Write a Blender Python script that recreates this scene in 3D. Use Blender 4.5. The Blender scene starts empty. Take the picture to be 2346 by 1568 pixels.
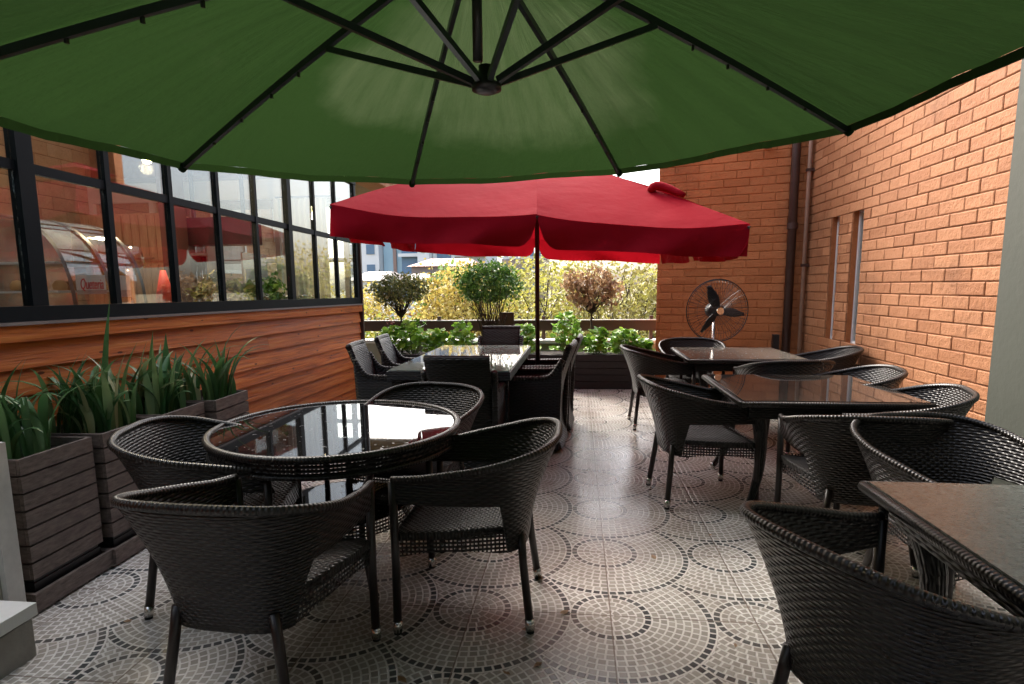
import bpy, math, random
from mathutils import Vector, Matrix
R = math.radians
random.seed(11)
S = bpy.context.scene
COL = S.collection

# ------------------------------------------------------------------ camera
cd = bpy.data.cameras.new('camera'); cam = bpy.data.objects.new('camera', cd); COL.objects.link(cam)
cd.sensor_width = 36.0; cd.lens = 36.0 * 1325.4 / 2346.0
cd.shift_y = 55.4 / 2346.0
cd.clip_start = 0.05; cd.clip_end = 2000
ax = Vector((0.99373459, 0.11125483, -0.0106736)); ay = Vector((-0.00464797, 0.13655445, 0.99062166))
az = Vector((-0.11166897, 0.9843654, -0.13621598))
cam.matrix_world = Matrix(((ax.x, ay.x, -az.x, 0), (ax.y, ay.y, -az.y, 0), (ax.z, ay.z, -az.z, 1.4), (0, 0, 0, 1)))
S.camera = cam

# ------------------------------------------------------------------ world, sun, exposure
SUN_EL, SUN_AZ = 42.0, -35.0     # azimuth measured from +Y towards +X
w = bpy.data.worlds.new('World'); S.world = w; w.use_nodes = True
wn = w.node_tree.nodes; wl = w.node_tree.links
sky = wn.new('ShaderNodeTexSky'); sky.sky_type = 'NISHITA'; sky.sun_disc = False
sky.sun_elevation = R(SUN_EL); sky.sun_rotation = R(SUN_AZ)
sky.air_density = 1.0; sky.dust_density = 6.0; sky.ozone_density = 1.0
hs = wn.new('ShaderNodeHueSaturation'); hs.inputs['Saturation'].default_value = 0.65
wl.new(sky.outputs[0], hs.inputs['Color']); wl.new(hs.outputs[0], wn['Background'].inputs[0])
wn['Background'].inputs[1].default_value = 0.15
sd = bpy.data.lights.new('sun', 'SUN'); sd.energy = .8; sd.angle = R(20); sd.color = (1.0, .96, .90)
sun = bpy.data.objects.new('sun', sd); COL.objects.link(sun)
a, e = R(SUN_AZ), R(SUN_EL)
sun.rotation_euler = Vector((math.sin(a) * math.cos(e), math.cos(a) * math.cos(e), math.sin(e))).to_track_quat('Z', 'Y').to_euler()
S.view_settings.view_transform = 'Standard'; S.view_settings.look = 'None'
S.view_settings.exposure = 2.35; S.view_settings.gamma = 1.0; S.view_settings.use_curve_mapping = False
S.cycles.max_bounces = 8; S.cycles.transparent_max_bounces = 24; S.cycles.caustics_reflective = False; S.cycles.caustics_refractive = False

# ------------------------------------------------------------------ material helpers
class NT:
    def __init__(s, name):
        s.m = bpy.data.materials.new(name); s.m.use_nodes = True
        s.t = s.m.node_tree; s.b = s.t.nodes['Principled BSDF']; s.out = s.t.nodes['Material Output']
    def n(s, t, **k):
        x = s.t.nodes.new(t)
        for q, v in k.items(): setattr(x, q, v)
        return x
    def l(s, a, b): s.t.links.new(a, b)
    def set(s, **k):
        for q, v in k.items(): s.b.inputs[q.replace('_', ' ')].default_value = v
    def mth(s, op, a, b=None, c=None):
        x = s.n('ShaderNodeMath', operation=op)
        for i, v in enumerate((a, b, c)):
            if v is None: continue
            if isinstance(v, (int, float)): x.inputs[i].default_value = v
            else: s.l(v, x.inputs[i])
        return x.outputs[0]
    def mix(s, f, a, b):
        x = s.n('ShaderNodeMix', data_type='RGBA')
        for i, v in ((0, f), (6, a), (7, b)):
            if isinstance(v, (int, float)): x.inputs[i].default_value = v
            elif isinstance(v, tuple): x.inputs[i].default_value = (*v, 1)
            else: s.l(v, x.inputs[i])
        return x.outputs[2]
    def coord(s, kind='Object', scale=None):
        c = s.n('ShaderNodeTexCoord').outputs[kind]
        if scale:
            mp = s.n('ShaderNodeMapping'); mp.inputs['Scale'].default_value = scale
            s.l(c, mp.inputs[0]); return mp.outputs[0]
        return c
    def noise(s, sc, det=3, rough=.55, vec=None):
        x = s.n('ShaderNodeTexNoise'); x.inputs['Scale'].default_value = sc
        x.inputs['Detail'].default_value = det; x.inputs['Roughness'].default_value = rough
        if vec is not None: s.l(vec, x.inputs[0])
        return x.outputs[0]
    def ramp(s, f, stops):
        x = s.n('ShaderNodeValToRGB'); s.l(f, x.inputs[0]); el = x.color_ramp.elements
        while len(el) < len(stops): el.new(.5)
        for q, (p, c) in zip(el, stops): q.position = p; q.color = (*c, 1)
        return x.outputs[0]
    def bump(s, h, dist=.01, st=1.0):
        x = s.n('ShaderNodeBump'); x.inputs['Distance'].default_value = dist; x.inputs['Strength'].default_value = st
        s.l(h, x.inputs['Height']); s.l(x.outputs[0], s.b.inputs['Normal']); return x
    def color(s, c): s.l(c, s.b.inputs['Base Color'])

def plain(name, col, rough=.5, metal=0, var=.12, nsc=12, bump=0):
    m = NT(name); m.set(Roughness=rough, Metallic=metal)
    nz = m.noise(nsc, 4, .6, m.coord())
    lo = tuple(c * (1 - var) for c in col); hi = tuple(min(1, c * (1 + var)) for c in col)
    m.color(m.ramp(nz, [(.3, lo), (.7, hi)]))
    if bump: m.bump(m.noise(nsc * 6, 3, .6, m.coord()), bump)
    return m.m

def wicker(name, col, hi, pv=.012, pu=.022, holes=False, rough=.33, bd=.009):
    m = NT(name); uv = m.coord('UV'); sp = m.n('ShaderNodeSeparateXYZ'); m.l(uv, sp.inputs[0])
    v = m.mth('DIVIDE', sp.outputs[1], pv); u = m.mth('DIVIDE', sp.outputs[0], pu)
    row = m.mth('FLOOR', v)
    strand = m.mth('ABSOLUTE', m.mth('SINE', m.mth('MULTIPLY', v, math.pi)))
    ph = m.mth('MULTIPLY', m.mth('ADD', u, row), math.pi)
    over = m.mth('MULTIPLY_ADD', m.mth('SINE', ph), .5, .5)
    h = m.mth('MULTIPLY', m.mth('POWER', strand, .7), m.mth('MULTIPLY_ADD', over, .75, .25))
    nz = m.noise(3.5, 3, .6, m.coord())
    c = m.mix(m.mth('MULTIPLY', h, m.mth('MULTIPLY_ADD', nz, .9, .3)), col, hi)  # lighter strand crests put the weave's glints into the colour
    dn = m.noise(1.8, 5, .7, m.n('ShaderNodeNewGeometry').outputs['Position']); dm = m.mth('MULTIPLY', m.mth('MAXIMUM', m.mth('SUBTRACT', dn, .48), 0), 2.2)
    c = m.mix(dm, c, (.026, .022, .020))
    m.color(c); m.set(IOR=1.5); m.l(m.mth('MULTIPLY_ADD', dn, .5, rough - .18), m.b.inputs['Roughness']); m.b.inputs['Specular IOR Level'].default_value = .45
    m.bump(h, bd, 1.0)
    if holes:
        hole = m.mth('LESS_THAN', m.mth('MULTIPLY', strand, m.mth('ABSOLUTE', m.mth('SINE', m.mth('MULTIPLY', u, math.pi)))), .30)
        msk = m.mth('MULTIPLY', m.mth('LESS_THAN', strand, .62), m.mth('GREATER_THAN', m.mth('ABSOLUTE', m.mth('SINE', m.mth('MULTIPLY', u, math.pi))), .62))
        tr = m.n('ShaderNodeBsdfTransparent'); mx = m.n('ShaderNodeMixShader')
        m.l(msk, mx.inputs[0]); m.l(m.b.outputs[0], mx.inputs[1]); m.l(tr.outputs[0], mx.inputs[2])
        m.l(mx.outputs[0], m.out.inputs[0])
    return m.m

M = {}
M['wicker'] = wicker('wicker_brown', (.0008, .0007, .0006), (.022, .014, .011), .0125, .026, rough=.27)
M['wicker_open'] = wicker('wicker_open_weave', (.002, .0015, .0014), (.014, .010, .009), .017, .017, holes=True)
M['wicker_seat'] = wicker('wicker_seat', (.003, .0025, .002), (.030, .024, .020), .013, .016)
M['wicker_black'] = wicker('wicker_black', (.0015, .0015, .0015), (.008, .0075, .007), .014, .03)
M['rim'] = wicker('wicker_rim', (.003, .0025, .002), (.024, .019, .017), .05, .0075, rough=.25, bd=.0035)
M['leg'] = plain('dark_leg', (.014, .008, .007), .35)
M['steel'] = plain('brushed_steel', (.62, .60, .57), .25, 1)
M['rubber'] = plain('black_rubber', (.01, .01, .01), .8)
M['frame'] = plain('dark_window_frame', (.0035, .006, .0075), .6)
M['darkrib'] = plain('umbrella_metal', (.02, .028, .028), .38, .3)
M['pale'] = plain('pale_trim', (.62, .60, .56), .4)
M['pipe_brown'] = plain('brown_pipe', (.05, .022, .015), .5)
M['pipe_pale'] = plain('pale_pipe', (.32, .20, .14), .5)
M['concrete'] = plain('concrete', (.30, .28, .25), .8, bump=.003)
M['plaster'] = plain('olive_plaster', (.042, .047, .034), .75, var=.06, nsc=3, bump=.002)
M['soil'] = plain('soil', (.03, .02, .014), .95, bump=.01)
M['black'] = plain('black_paint', (.012, .012, .013), .4)
M['railwood'] = plain('rail_wood', (.07, .035, .022), .6, nsc=4)
M['white'] = plain('white_paint', (.75, .75, .72), .4, var=.04)
M['paper'] = plain('paper', (.60, .56, .50), .6, var=.03)
M['beige'] = plain('beige_panel', (.40, .38, .30), .5, var=.08, nsc=2)

def brickmat(name, c1, c2, mort=False):
    m = NT(name); o = m.coord()
    big = m.noise(1.2, 3, .6, o); fine = m.noise(38, 5, .7, o); isl = m.n('ShaderNodeNewGeometry').outputs['Random Per Island']
    f = m.mth('MULTIPLY_ADD', isl, .8, m.mth('MULTIPLY_ADD', big, .8, -.3))
    c = m.mix(f, c1, c2)
    c = m.mix(m.mth('MULTIPLY', m.mth('GREATER_THAN', fine, .60), .45), c, tuple(x * .6 for x in c1))
    gm = m.mth('MINIMUM', m.mth('MULTIPLY', m.mth('MAXIMUM', m.mth('SUBTRACT', m.noise(.8, 7, .7, o), .52), 0), 4.0), .6)
    c = m.mix(gm, c, tuple(x * .5 for x in c1))
    m.color(c); m.set(Roughness=.72, IOR=1.4)
    m.bump(m.mth('ADD', m.noise(16, 4, .65, o), m.mth('MULTIPLY', fine, .5)), .012, .9)
    return m.m
M['brick'] = brickmat('brick_orange', (.275, .108, .042), (.38, .170, .076))
M['frame'].node_tree.nodes['Principled BSDF'].inputs['Specular IOR Level'].default_value = .12
M['mortar'] = brickmat('brick_joint', (.27, .12, .055), (.35, .165, .08))
M['brick_dark'] = brickmat('brick_far_pier', (.36, .115, .032), (.47, .165, .055))

def siding():
    m = NT('orange_siding'); o = m.coord()
    mp = m.n('ShaderNodeMapping'); mp.inputs['Scale'].default_value = (6, .55, 14); m.l(o, mp.inputs[0])
    isl = m.n('ShaderNodeNewGeometry').outputs['Random Per Island']
    ad = m.n('ShaderNodeVectorMath', operation='ADD'); cx = m.n('ShaderNodeCombineXYZ')
    m.l(m.mth('MULTIPLY', isl, 50), cx.inputs[1]); m.l(mp.outputs[0], ad.inputs[0]); m.l(cx.outputs[0], ad.inputs[1])
    g = m.noise(3, 6, .65, ad.outputs[0])
    c = m.ramp(g, [(.28, (.16, .024, .005)), (.5, (.64, .15, .022)), (.72, (.80, .29, .06))])
    mp2 = m.n('ShaderNodeMapping'); mp2.inputs['Scale'].default_value = (1, 2.6, 7.0); m.l(o, mp2.inputs[0])
    ad2 = m.n('ShaderNodeVectorMath', operation='ADD'); m.l(mp2.outputs[0], ad2.inputs[0]); m.l(cx.outputs[0], ad2.inputs[1])
    vo = m.n('ShaderNodeTexVoronoi'); vo.inputs['Scale'].default_value = 1.5; m.l(ad2.outputs[0], vo.inputs[0])
    kn = m.mth('LESS_THAN', vo.outputs['Distance'], .085)
    c = m.mix(m.mth('MULTIPLY', isl, .35), c, (.42, .15, .05)); iw = m.mth('FRACT', m.mth('MULTIPLY', isl, 7.31)); c = m.mix(m.mth('MULTIPLY', iw, .35), c, (.18, .035, .008))
    c = m.mix(m.mth('MULTIPLY', kn, .8), c, (.05, .012, .006)); m.color(c)
    m.set(IOR=1.45); m.b.inputs['Specular IOR Level'].default_value = .3; m.l(m.mth('MULTIPLY_ADD', g, .4, .28), m.b.inputs['Roughness']); m.bump(g, .008, .8); return m.m
M['siding'] = siding()

def greywood(name, a, b, sc=(5, 5, 22)):
    m = NT(name); o = m.coord(); isl = m.n('ShaderNodeNewGeometry').outputs['Random Per Island']
    mp = m.n('ShaderNodeMapping'); mp.inputs['Scale'].default_value = sc; m.l(o, mp.inputs[0])
    ad = m.n('ShaderNodeVectorMath', operation='ADD'); cx = m.n('ShaderNodeCombineXYZ'); m.l(m.mth('MULTIPLY', isl, 40), cx.inputs[0])
    m.l(mp.outputs[0], ad.inputs[0]); m.l(cx.outputs[0], ad.inputs[1])
    g = m.noise(3.2, 6, .7, ad.outputs[0]); m.color(m.ramp(g, [(.3, a), (.7, b)])); m.set(Roughness=.6); m.bump(g, .003, .6)
    return m.m
M['planter'] = greywood('planter_slats', (.07, .052, .045), (.23, .18, .155))
M['planter_dark'] = greywood('planter_dark_slats', (.012, .010, .010), (.03, .026, .026))
M['cabinet'] = greywood('cabinet_wood', (.32, .17, .09), (.52, .31, .17), (8, 8, 1.2))

def floor_mat():
    m = NT('patterned_floor_tiles'); o = m.coord(); sp = m.n('ShaderNodeSeparateXYZ'); m.l(o, sp.inputs[0])
    C = .6
    gx = m.mth('DIVIDE', m.mth('SUBTRACT', sp.outputs[0], .1478), C); gy = m.mth('DIVIDE', m.mth('SUBTRACT', sp.outputs[1], 2.3385), C)
    fx = m.mth('MULTIPLY', m.mth('FRACT', gx), C); fy = m.mth('MULTIPLY', m.mth('FRACT', gy), C)
    def dist(i, j):
        dx = m.mth('SUBTRACT', fx, i * C); dy = m.mth('SUBTRACT', fy, j * C)
        return dx, dy, m.mth('SQRT', m.mth('ADD', m.mth('MULTIPLY', dx, dx), m.mth('MULTIPLY', dy, dy)))
    d = {k: dist(*k) for k in ((0, 0), (1, 0), (0, 1), (1, 1))}
    def sel(mask, a, b):   # mask ? a : b
        x = m.n('ShaderNodeMix', data_type='FLOAT')
        m.l(mask, x.inputs[0]); m.l(a, x.inputs[2]); m.l(b, x.inputs[3]); return x.outputs[0]
    def pick(order, lim, cur):
        for k in order:
            mk = m.mth('LESS_THAN', d[k][2], lim)       # 1 -> choose k
            cur = tuple(sel(mk, c, dd) for c, dd in zip(cur, d[k]))
        return cur
    cur = d[(0, 0)]
    cur = pick([(1, 0), (1, 1), (0, 0), (0, 1)], .436, cur)
    cur = pick([(1, 0), (1, 1), (0, 0), (0, 1)], .172, cur)
    dx, dy, r = cur
    w_ = .0322
    q = m.mth('DIVIDE', m.mth('SUBTRACT', r, .012), w_); ring = m.mth('FLOOR', q); fr = m.mth('FRACT', q)
    rm = m.mth('MULTIPLY_ADD', ring, w_, .028)
    ncell = m.mth('ROUND', m.mth('DIVIDE', m.mth('MULTIPLY', rm, 2 * math.pi), .037))
    ncell = m.mth('MAXIMUM', ncell, 4)
    ang = m.mth('DIVIDE', m.mth('ARCTAN2', dy, dx), 2 * math.pi)
    aa = m.mth('ADD', m.mth('MULTIPLY', ang, ncell), m.mth('MULTIPLY', ring, .37)); fa = m.mth('FRACT', aa)
    cellid = m.mth('FLOOR', aa)
    def edge(f): return m.mth('SUBTRACT', .5, m.mth('ABSOLUTE', m.mth('SUBTRACT', f, .5)))
    nz = m.noise(55, 2, .5, o)
    er = edge(fr); ea = edge(fa)
    mn = m.mth('MINIMUM', er, ea); mn = m.mth('ADD', mn, m.mth('MULTIPLY', m.mth('SUBTRACT', nz, .5), .07))
    mr = m.n('ShaderNodeMapRange'); mr.interpolation_type = 'SMOOTHSTEP'
    m.l(mn, mr.inputs[0]); mr.inputs[1].default_value = .07; mr.inputs[2].default_value = .17
    stone = mr.outputs[0]
    dark = m.mth('ADD', m.mth('COMPARE', ring, 4.0, .1), m.mth('COMPARE', ring, 12.0, .1))
    wn_ = m.n('ShaderNodeTexWhiteNoise', noise_dimensions='4D'); cb = m.n('ShaderNodeCombineXYZ')
    m.l(cellid, cb.inputs[0]); m.l(ring, cb.inputs[1]); m.l(m.mth('FLOOR', m.mth('ADD', gx, .5)), cb.inputs[2])
    m.l(cb.outputs[0], wn_.inputs[0]); m.l(m.mth('FLOOR', m.mth('ADD', gy, .5)), wn_.inputs['W'])
    rnd = wn_.outputs[0]; big = m.noise(1.3, 4, .6, o); sm = m.noise(30, 4, .7, o)
    sc = m.mix(rnd, (.25, .225, .19), (.40, .37, .325)); sc = m.mix(m.mth('MULTIPLY', sm, .6), sc, (.29, .265, .23))
    dk = m.mix(rnd, (.045, .050, .052), (.10, .105, .10))
    sc = m.mix(dark, sc, dk)
    gr = m.mix(big, (.50, .47, .43), (.66, .64, .60))
    c = m.mix(stone, gr, sc)
    # tile joints through the circle centres
    ex = m.mth('MULTIPLY', edge(m.mth('FRACT', gx)), C); ey = m.mth('MULTIPLY', edge(m.mth('FRACT', gy)), C)
    j = m.mth('LESS_THAN', m.mth('MINIMUM', ex, ey), .0032)
    ev = m.mth('COMPARE', m.mth('FRACT', m.mth('MULTIPLY', m.mth('ADD', gy, .5), .5)), .25, .26)
    c = m.mix(m.mth('MULTIPLY', j, .75), c, (.14, .095, .07))
    # grime blotches
    gr2 = m.mth('MULTIPLY', m.mth('MAXIMUM', m.mth('SUBTRACT', m.noise(1.7, 7, .72, o), .46), 0), 2.4)
    c = m.mix(gr2, c, (.20, .15, .11))
    hsv = m.n('ShaderNodeHueSaturation'); hsv.inputs['Value'].default_value = 1.22; hsv.inputs['Saturation'].default_value = .85; m.l(c, hsv.inputs['Color'])
    m.color(hsv.outputs[0])
    m.set(IOR=1.52); m.l(m.mth('ADD', m.mth('MULTIPLY_ADD', sm, .16, .06), m.mth('MULTIPLY', m.noise(1.9, 6, .7, o), .14)), m.b.inputs['Roughness'])
    h = m.mth('ADD', m.mth('MULTIPLY', stone, 1.0), m.mth('MULTIPLY', m.noise(9, 2, .5, o), 1.2)); m.bump(h, .0016, 1.0)
    return m.m
M['floor'] = floor_mat()

def glass(name, tint, spec=1.6, rough=.0, base=0.0):
    m = NT(name); m.t.nodes.remove(m.b)
    lw = m.n('ShaderNodeLayerWeight'); lw.inputs[0].default_value = .5; f0 = ((spec - 1) / (spec + 1)) ** 2
    fr = m.mth('MULTIPLY_ADD', m.mth('POWER', lw.outputs['Facing'], 4.0), 1 - f0, f0)
    tr = m.n('ShaderNodeBsdfTransparent'); tr.inputs[0].default_value = (*tint, 1)
    gl = m.n('ShaderNodeBsdfGlossy'); gl.inputs['Roughness'].default_value = rough; gl.inputs['Color'].default_value = (.95, .97, .97, 1)
    f = m.mth('MINIMUM', m.mth('ADD', fr, base), 1.0)
    mx = m.n('ShaderNodeMixShader'); m.l(f, mx.inputs[0]); m.l(tr.outputs[0], mx.inputs[1]); m.l(gl.outputs[0], mx.inputs[2])
    m.l(mx.outputs[0], m.out.inputs[0]); return m.m
M['pane'] = glass('window_glass', (.92, .95, .94), 1.6, .002, .04)
M['casegl'] = glass('case_glass', (.80, .80, .78), 1.7, .02, .06)

def topglass(name, col, rough, ior, spots=True):
    m = NT(name); m.set(Roughness=rough, IOR=ior); o = m.coord()
    m.color(m.ramp(m.noise(3, 4, .6, o), [(.3, tuple(c * .8 for c in col)), (.7, col)]))
    if spots:
        v = m.noise(26, 3, .6, o); sp = m.mth('GREATER_THAN', v, .66)
        m.l(m.mth('MULTIPLY_ADD', sp, .25, rough), m.b.inputs['Roughness'])
    return m.m
M['glass_black'] = topglass('black_glass_top', (.008, .008, .009), .025, 1.75)
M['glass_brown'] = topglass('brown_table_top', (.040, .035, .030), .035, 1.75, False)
def obscure(name, col, rough):
    m = topglass(name, col, rough, 1.6, False); return m
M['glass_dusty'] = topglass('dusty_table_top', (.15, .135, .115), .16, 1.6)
def tex_glass():
    m = NT('textured_glass_top'); o = m.coord(); m.set(Roughness=.12, IOR=1.6)
    m.color(m.ramp(m.noise(60, 4, .6, o), [(.3, (.06, .067, .058)), (.7, (.19, .205, .18))])); m.bump(m.noise(90, 3, .6, o), .0025, .8); return m.m
M['glass_tex'] = tex_glass()
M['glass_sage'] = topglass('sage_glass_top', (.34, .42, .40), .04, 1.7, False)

def cloth(name, col, trans, tcol, glow_stain=None, fold=3.0, rough=.75, bd=.02):
    m = NT(name); o = m.coord(); m.set(Roughness=rough)
    n1 = m.noise(fold, 4, .55, o); c = m.mix(n1, tuple(x * .8 for x in col), col)
    if glow_stain:
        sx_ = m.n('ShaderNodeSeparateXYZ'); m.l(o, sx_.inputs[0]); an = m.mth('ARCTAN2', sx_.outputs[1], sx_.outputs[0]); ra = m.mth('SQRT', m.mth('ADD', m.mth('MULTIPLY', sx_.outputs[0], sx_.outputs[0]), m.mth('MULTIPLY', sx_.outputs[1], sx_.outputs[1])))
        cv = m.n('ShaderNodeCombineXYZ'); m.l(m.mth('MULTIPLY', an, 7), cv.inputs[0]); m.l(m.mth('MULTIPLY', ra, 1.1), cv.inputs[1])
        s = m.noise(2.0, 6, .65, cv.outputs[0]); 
        def glow_blob(x, y, r):  # soft bright spot: sunlight through the canvas, painted into its colour
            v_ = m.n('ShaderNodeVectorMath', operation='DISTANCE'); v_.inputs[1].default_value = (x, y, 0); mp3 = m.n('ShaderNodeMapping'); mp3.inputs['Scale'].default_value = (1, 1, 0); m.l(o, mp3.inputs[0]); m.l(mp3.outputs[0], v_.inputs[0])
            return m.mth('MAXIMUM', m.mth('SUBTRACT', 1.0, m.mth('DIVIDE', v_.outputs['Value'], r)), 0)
        pt = m.mth('ADD', m.mth('MULTIPLY', m.noise(1.6, 5, .65, o), .72), m.mth('ADD', m.mth('MULTIPLY', glow_blob(0, .75, .85), .75), m.mth('MULTIPLY', glow_blob(-.62, .62, .34), .7))); pm = m.n('ShaderNodeMapRange'); m.l(pt, pm.inputs[0]); pm.inputs[1].default_value = .44; pm.inputs[2].default_value = .70  # painted backlit patches, uneven with noise
        c = m.mix(m.mth('MULTIPLY', pm.outputs[0], m.mth('MULTIPLY_ADD', s, 1.3, -.1)), c, glow_stain)
    m.color(c); tb = m.n('ShaderNodeBsdfTranslucent'); tb.inputs[0].default_value = (*tcol, 1)
    if glow_stain: m.l(m.mix(m.mth('MULTIPLY', pm.outputs[0], m.mth('MULTIPLY_ADD', s, 1.3, -.1)), tcol, (tcol[0] * 3.4, tcol[1] * 2.2, tcol[2] * 4)), tb.inputs[0])  # same painted light patches in the translucent colour, with stain streaks
    mx = m.n('ShaderNodeMixShader'); mx.inputs[0].default_value = trans
    m.l(m.b.outputs[0], mx.inputs[1]); m.l(tb.outputs[0], mx.inputs[2]); m.l(mx.outputs[0], m.out.inputs[0])
    hh = m.mth('ADD', n1, m.mth('MULTIPLY', m.noise(fold * 5, 3, .5, o), .12))
    if glow_stain: hh = m.mth('ADD', hh, m.mth('MULTIPLY', s, .9))
    b = m.bump(hh, bd, .6); m.l(b.outputs[0], tb.inputs['Normal'])
    return m.m
M['green_cloth'] = cloth('green_canvas', (.0135, .037, .0125), .22, (.028, .062, .015), glow_stain=(.082, .095, .040))
RED = 1
M['red_cloth'] = cloth('red_canvas', (.33, .004, .014), .20, (.42, .006, .014), rough=.85, bd=.04, fold=2.0)

for q in ('red_cloth', 'green_cloth'): M[q].node_tree.nodes['Principled BSDF'].inputs['Specular IOR Level'].default_value = .12
def leaf(name, stops, trans=.35, rough=.45):
    m = NT(name); g = m.n('ShaderNodeNewGeometry').outputs['Random Per Island']
    c = m.ramp(g, stops); m.color(c); m.set(Roughness=rough)
    tb = m.n('ShaderNodeBsdfTranslucent'); m.l(c, tb.inputs[0]); mx = m.n('ShaderNodeMixShader'); mx.inputs[0].default_value = trans
    m.l(m.b.outputs[0], mx.inputs[1]); m.l(tb.outputs[0], mx.inputs[2]); m.l(mx.outputs[0], m.out.inputs[0]); return m.m
M['leaf_strap'] = leaf('strap_leaf', [(0, (.018, .06, .022)), (.55, (.05, .14, .045)), (.9, (.13, .22, .08)), (1, (.30, .32, .14))], .2, .32)
def strapmat():
    m = NT('strap_leaf_blade'); g = m.n('ShaderNodeNewGeometry').outputs['Random Per Island']; sp = m.n('ShaderNodeSeparateXYZ'); m.l(m.coord('UV'), sp.inputs[0])
    c = m.ramp(g, [(0, (.02, .075, .026)), (.45, (.06, .18, .055)), (.8, (.15, .27, .10)), (1, (.42, .42, .22))])
    v = m.mth('ADD', sp.outputs[1], m.mth('MULTIPLY', m.mth('FRACT', m.mth('MULTIPLY', g, 13.7)), .06)); tip = m.mth('GREATER_THAN', v, .215)
    c = m.mix(m.mth('MULTIPLY', tip, .8), c, (.28, .20, .09)); st = m.noise(70, 2, .5, m.coord()); c = m.mix(m.mth('MULTIPLY', st, .3), c, (.16, .24, .10)); m.color(c)
    m.set(Roughness=.38); tb = m.n('ShaderNodeBsdfTranslucent'); m.l(c, tb.inputs[0]); mx = m.n('ShaderNodeMixShader'); mx.inputs[0].default_value = .25
    m.l(m.b.outputs[0], mx.inputs[1]); m.l(tb.outputs[0], mx.inputs[2]); m.l(mx.outputs[0], m.out.inputs[0]); return m.m
M['leaf_strap'] = strapmat()
M['leaf_lime'] = leaf('lime_leaf', [(0, (.09, .20, .02)), (.6, (.22, .44, .04)), (1, (.42, .58, .08))], .4)
M['leaf_green'] = leaf('topiary_leaf', [(0, (.03, .09, .015)), (.6, (.10, .22, .03)), (1, (.22, .36, .06))], .3)
M['leaf_olive'] = leaf('olive_brown_leaf', [(0, (.07, .08, .022)), (.6, (.18, .20, .05)), (1, (.34, .28, .10))], .25)
M['leaf_dry'] = leaf('dry_leaf', [(0, (.18, .10, .045)), (.6, (.38, .24, .12)), (1, (.58, .42, .24))], .3)
M['leaf_yellow'] = leaf('yellow_leaf', [(0, (.14, .14, .03)), (.5, (.38, .36, .06)), (1, (.56, .54, .14))], .35)
M['leaf_gold'] = leaf('gold_leaf', [(0, (.20, .14, .03)), (.5, (.44, .34, .07)), (1, (.58, .50, .16))], .35)
M['leaf_tan'] = leaf('tan_leaf', [(0, (.14, .12, .045)), (.5, (.32, .28, .08)), (1, (.50, .48, .14))], .3)
M['leaf_bush'] = leaf('bush_leaf', [(0, (.04, .08, .02)), (.5, (.12, .22, .04)), (1, (.26, .36, .08))], .3)
M['bark'] = plain('bark', (.045, .03, .02), .9, nsc=20, bump=.005)
M['petal'] = plain('petal_red', (.75, .05, .02), .6)
M['petal_pink'] = plain('petal_dusty_pink', (.42, .13, .12), .6)

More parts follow.
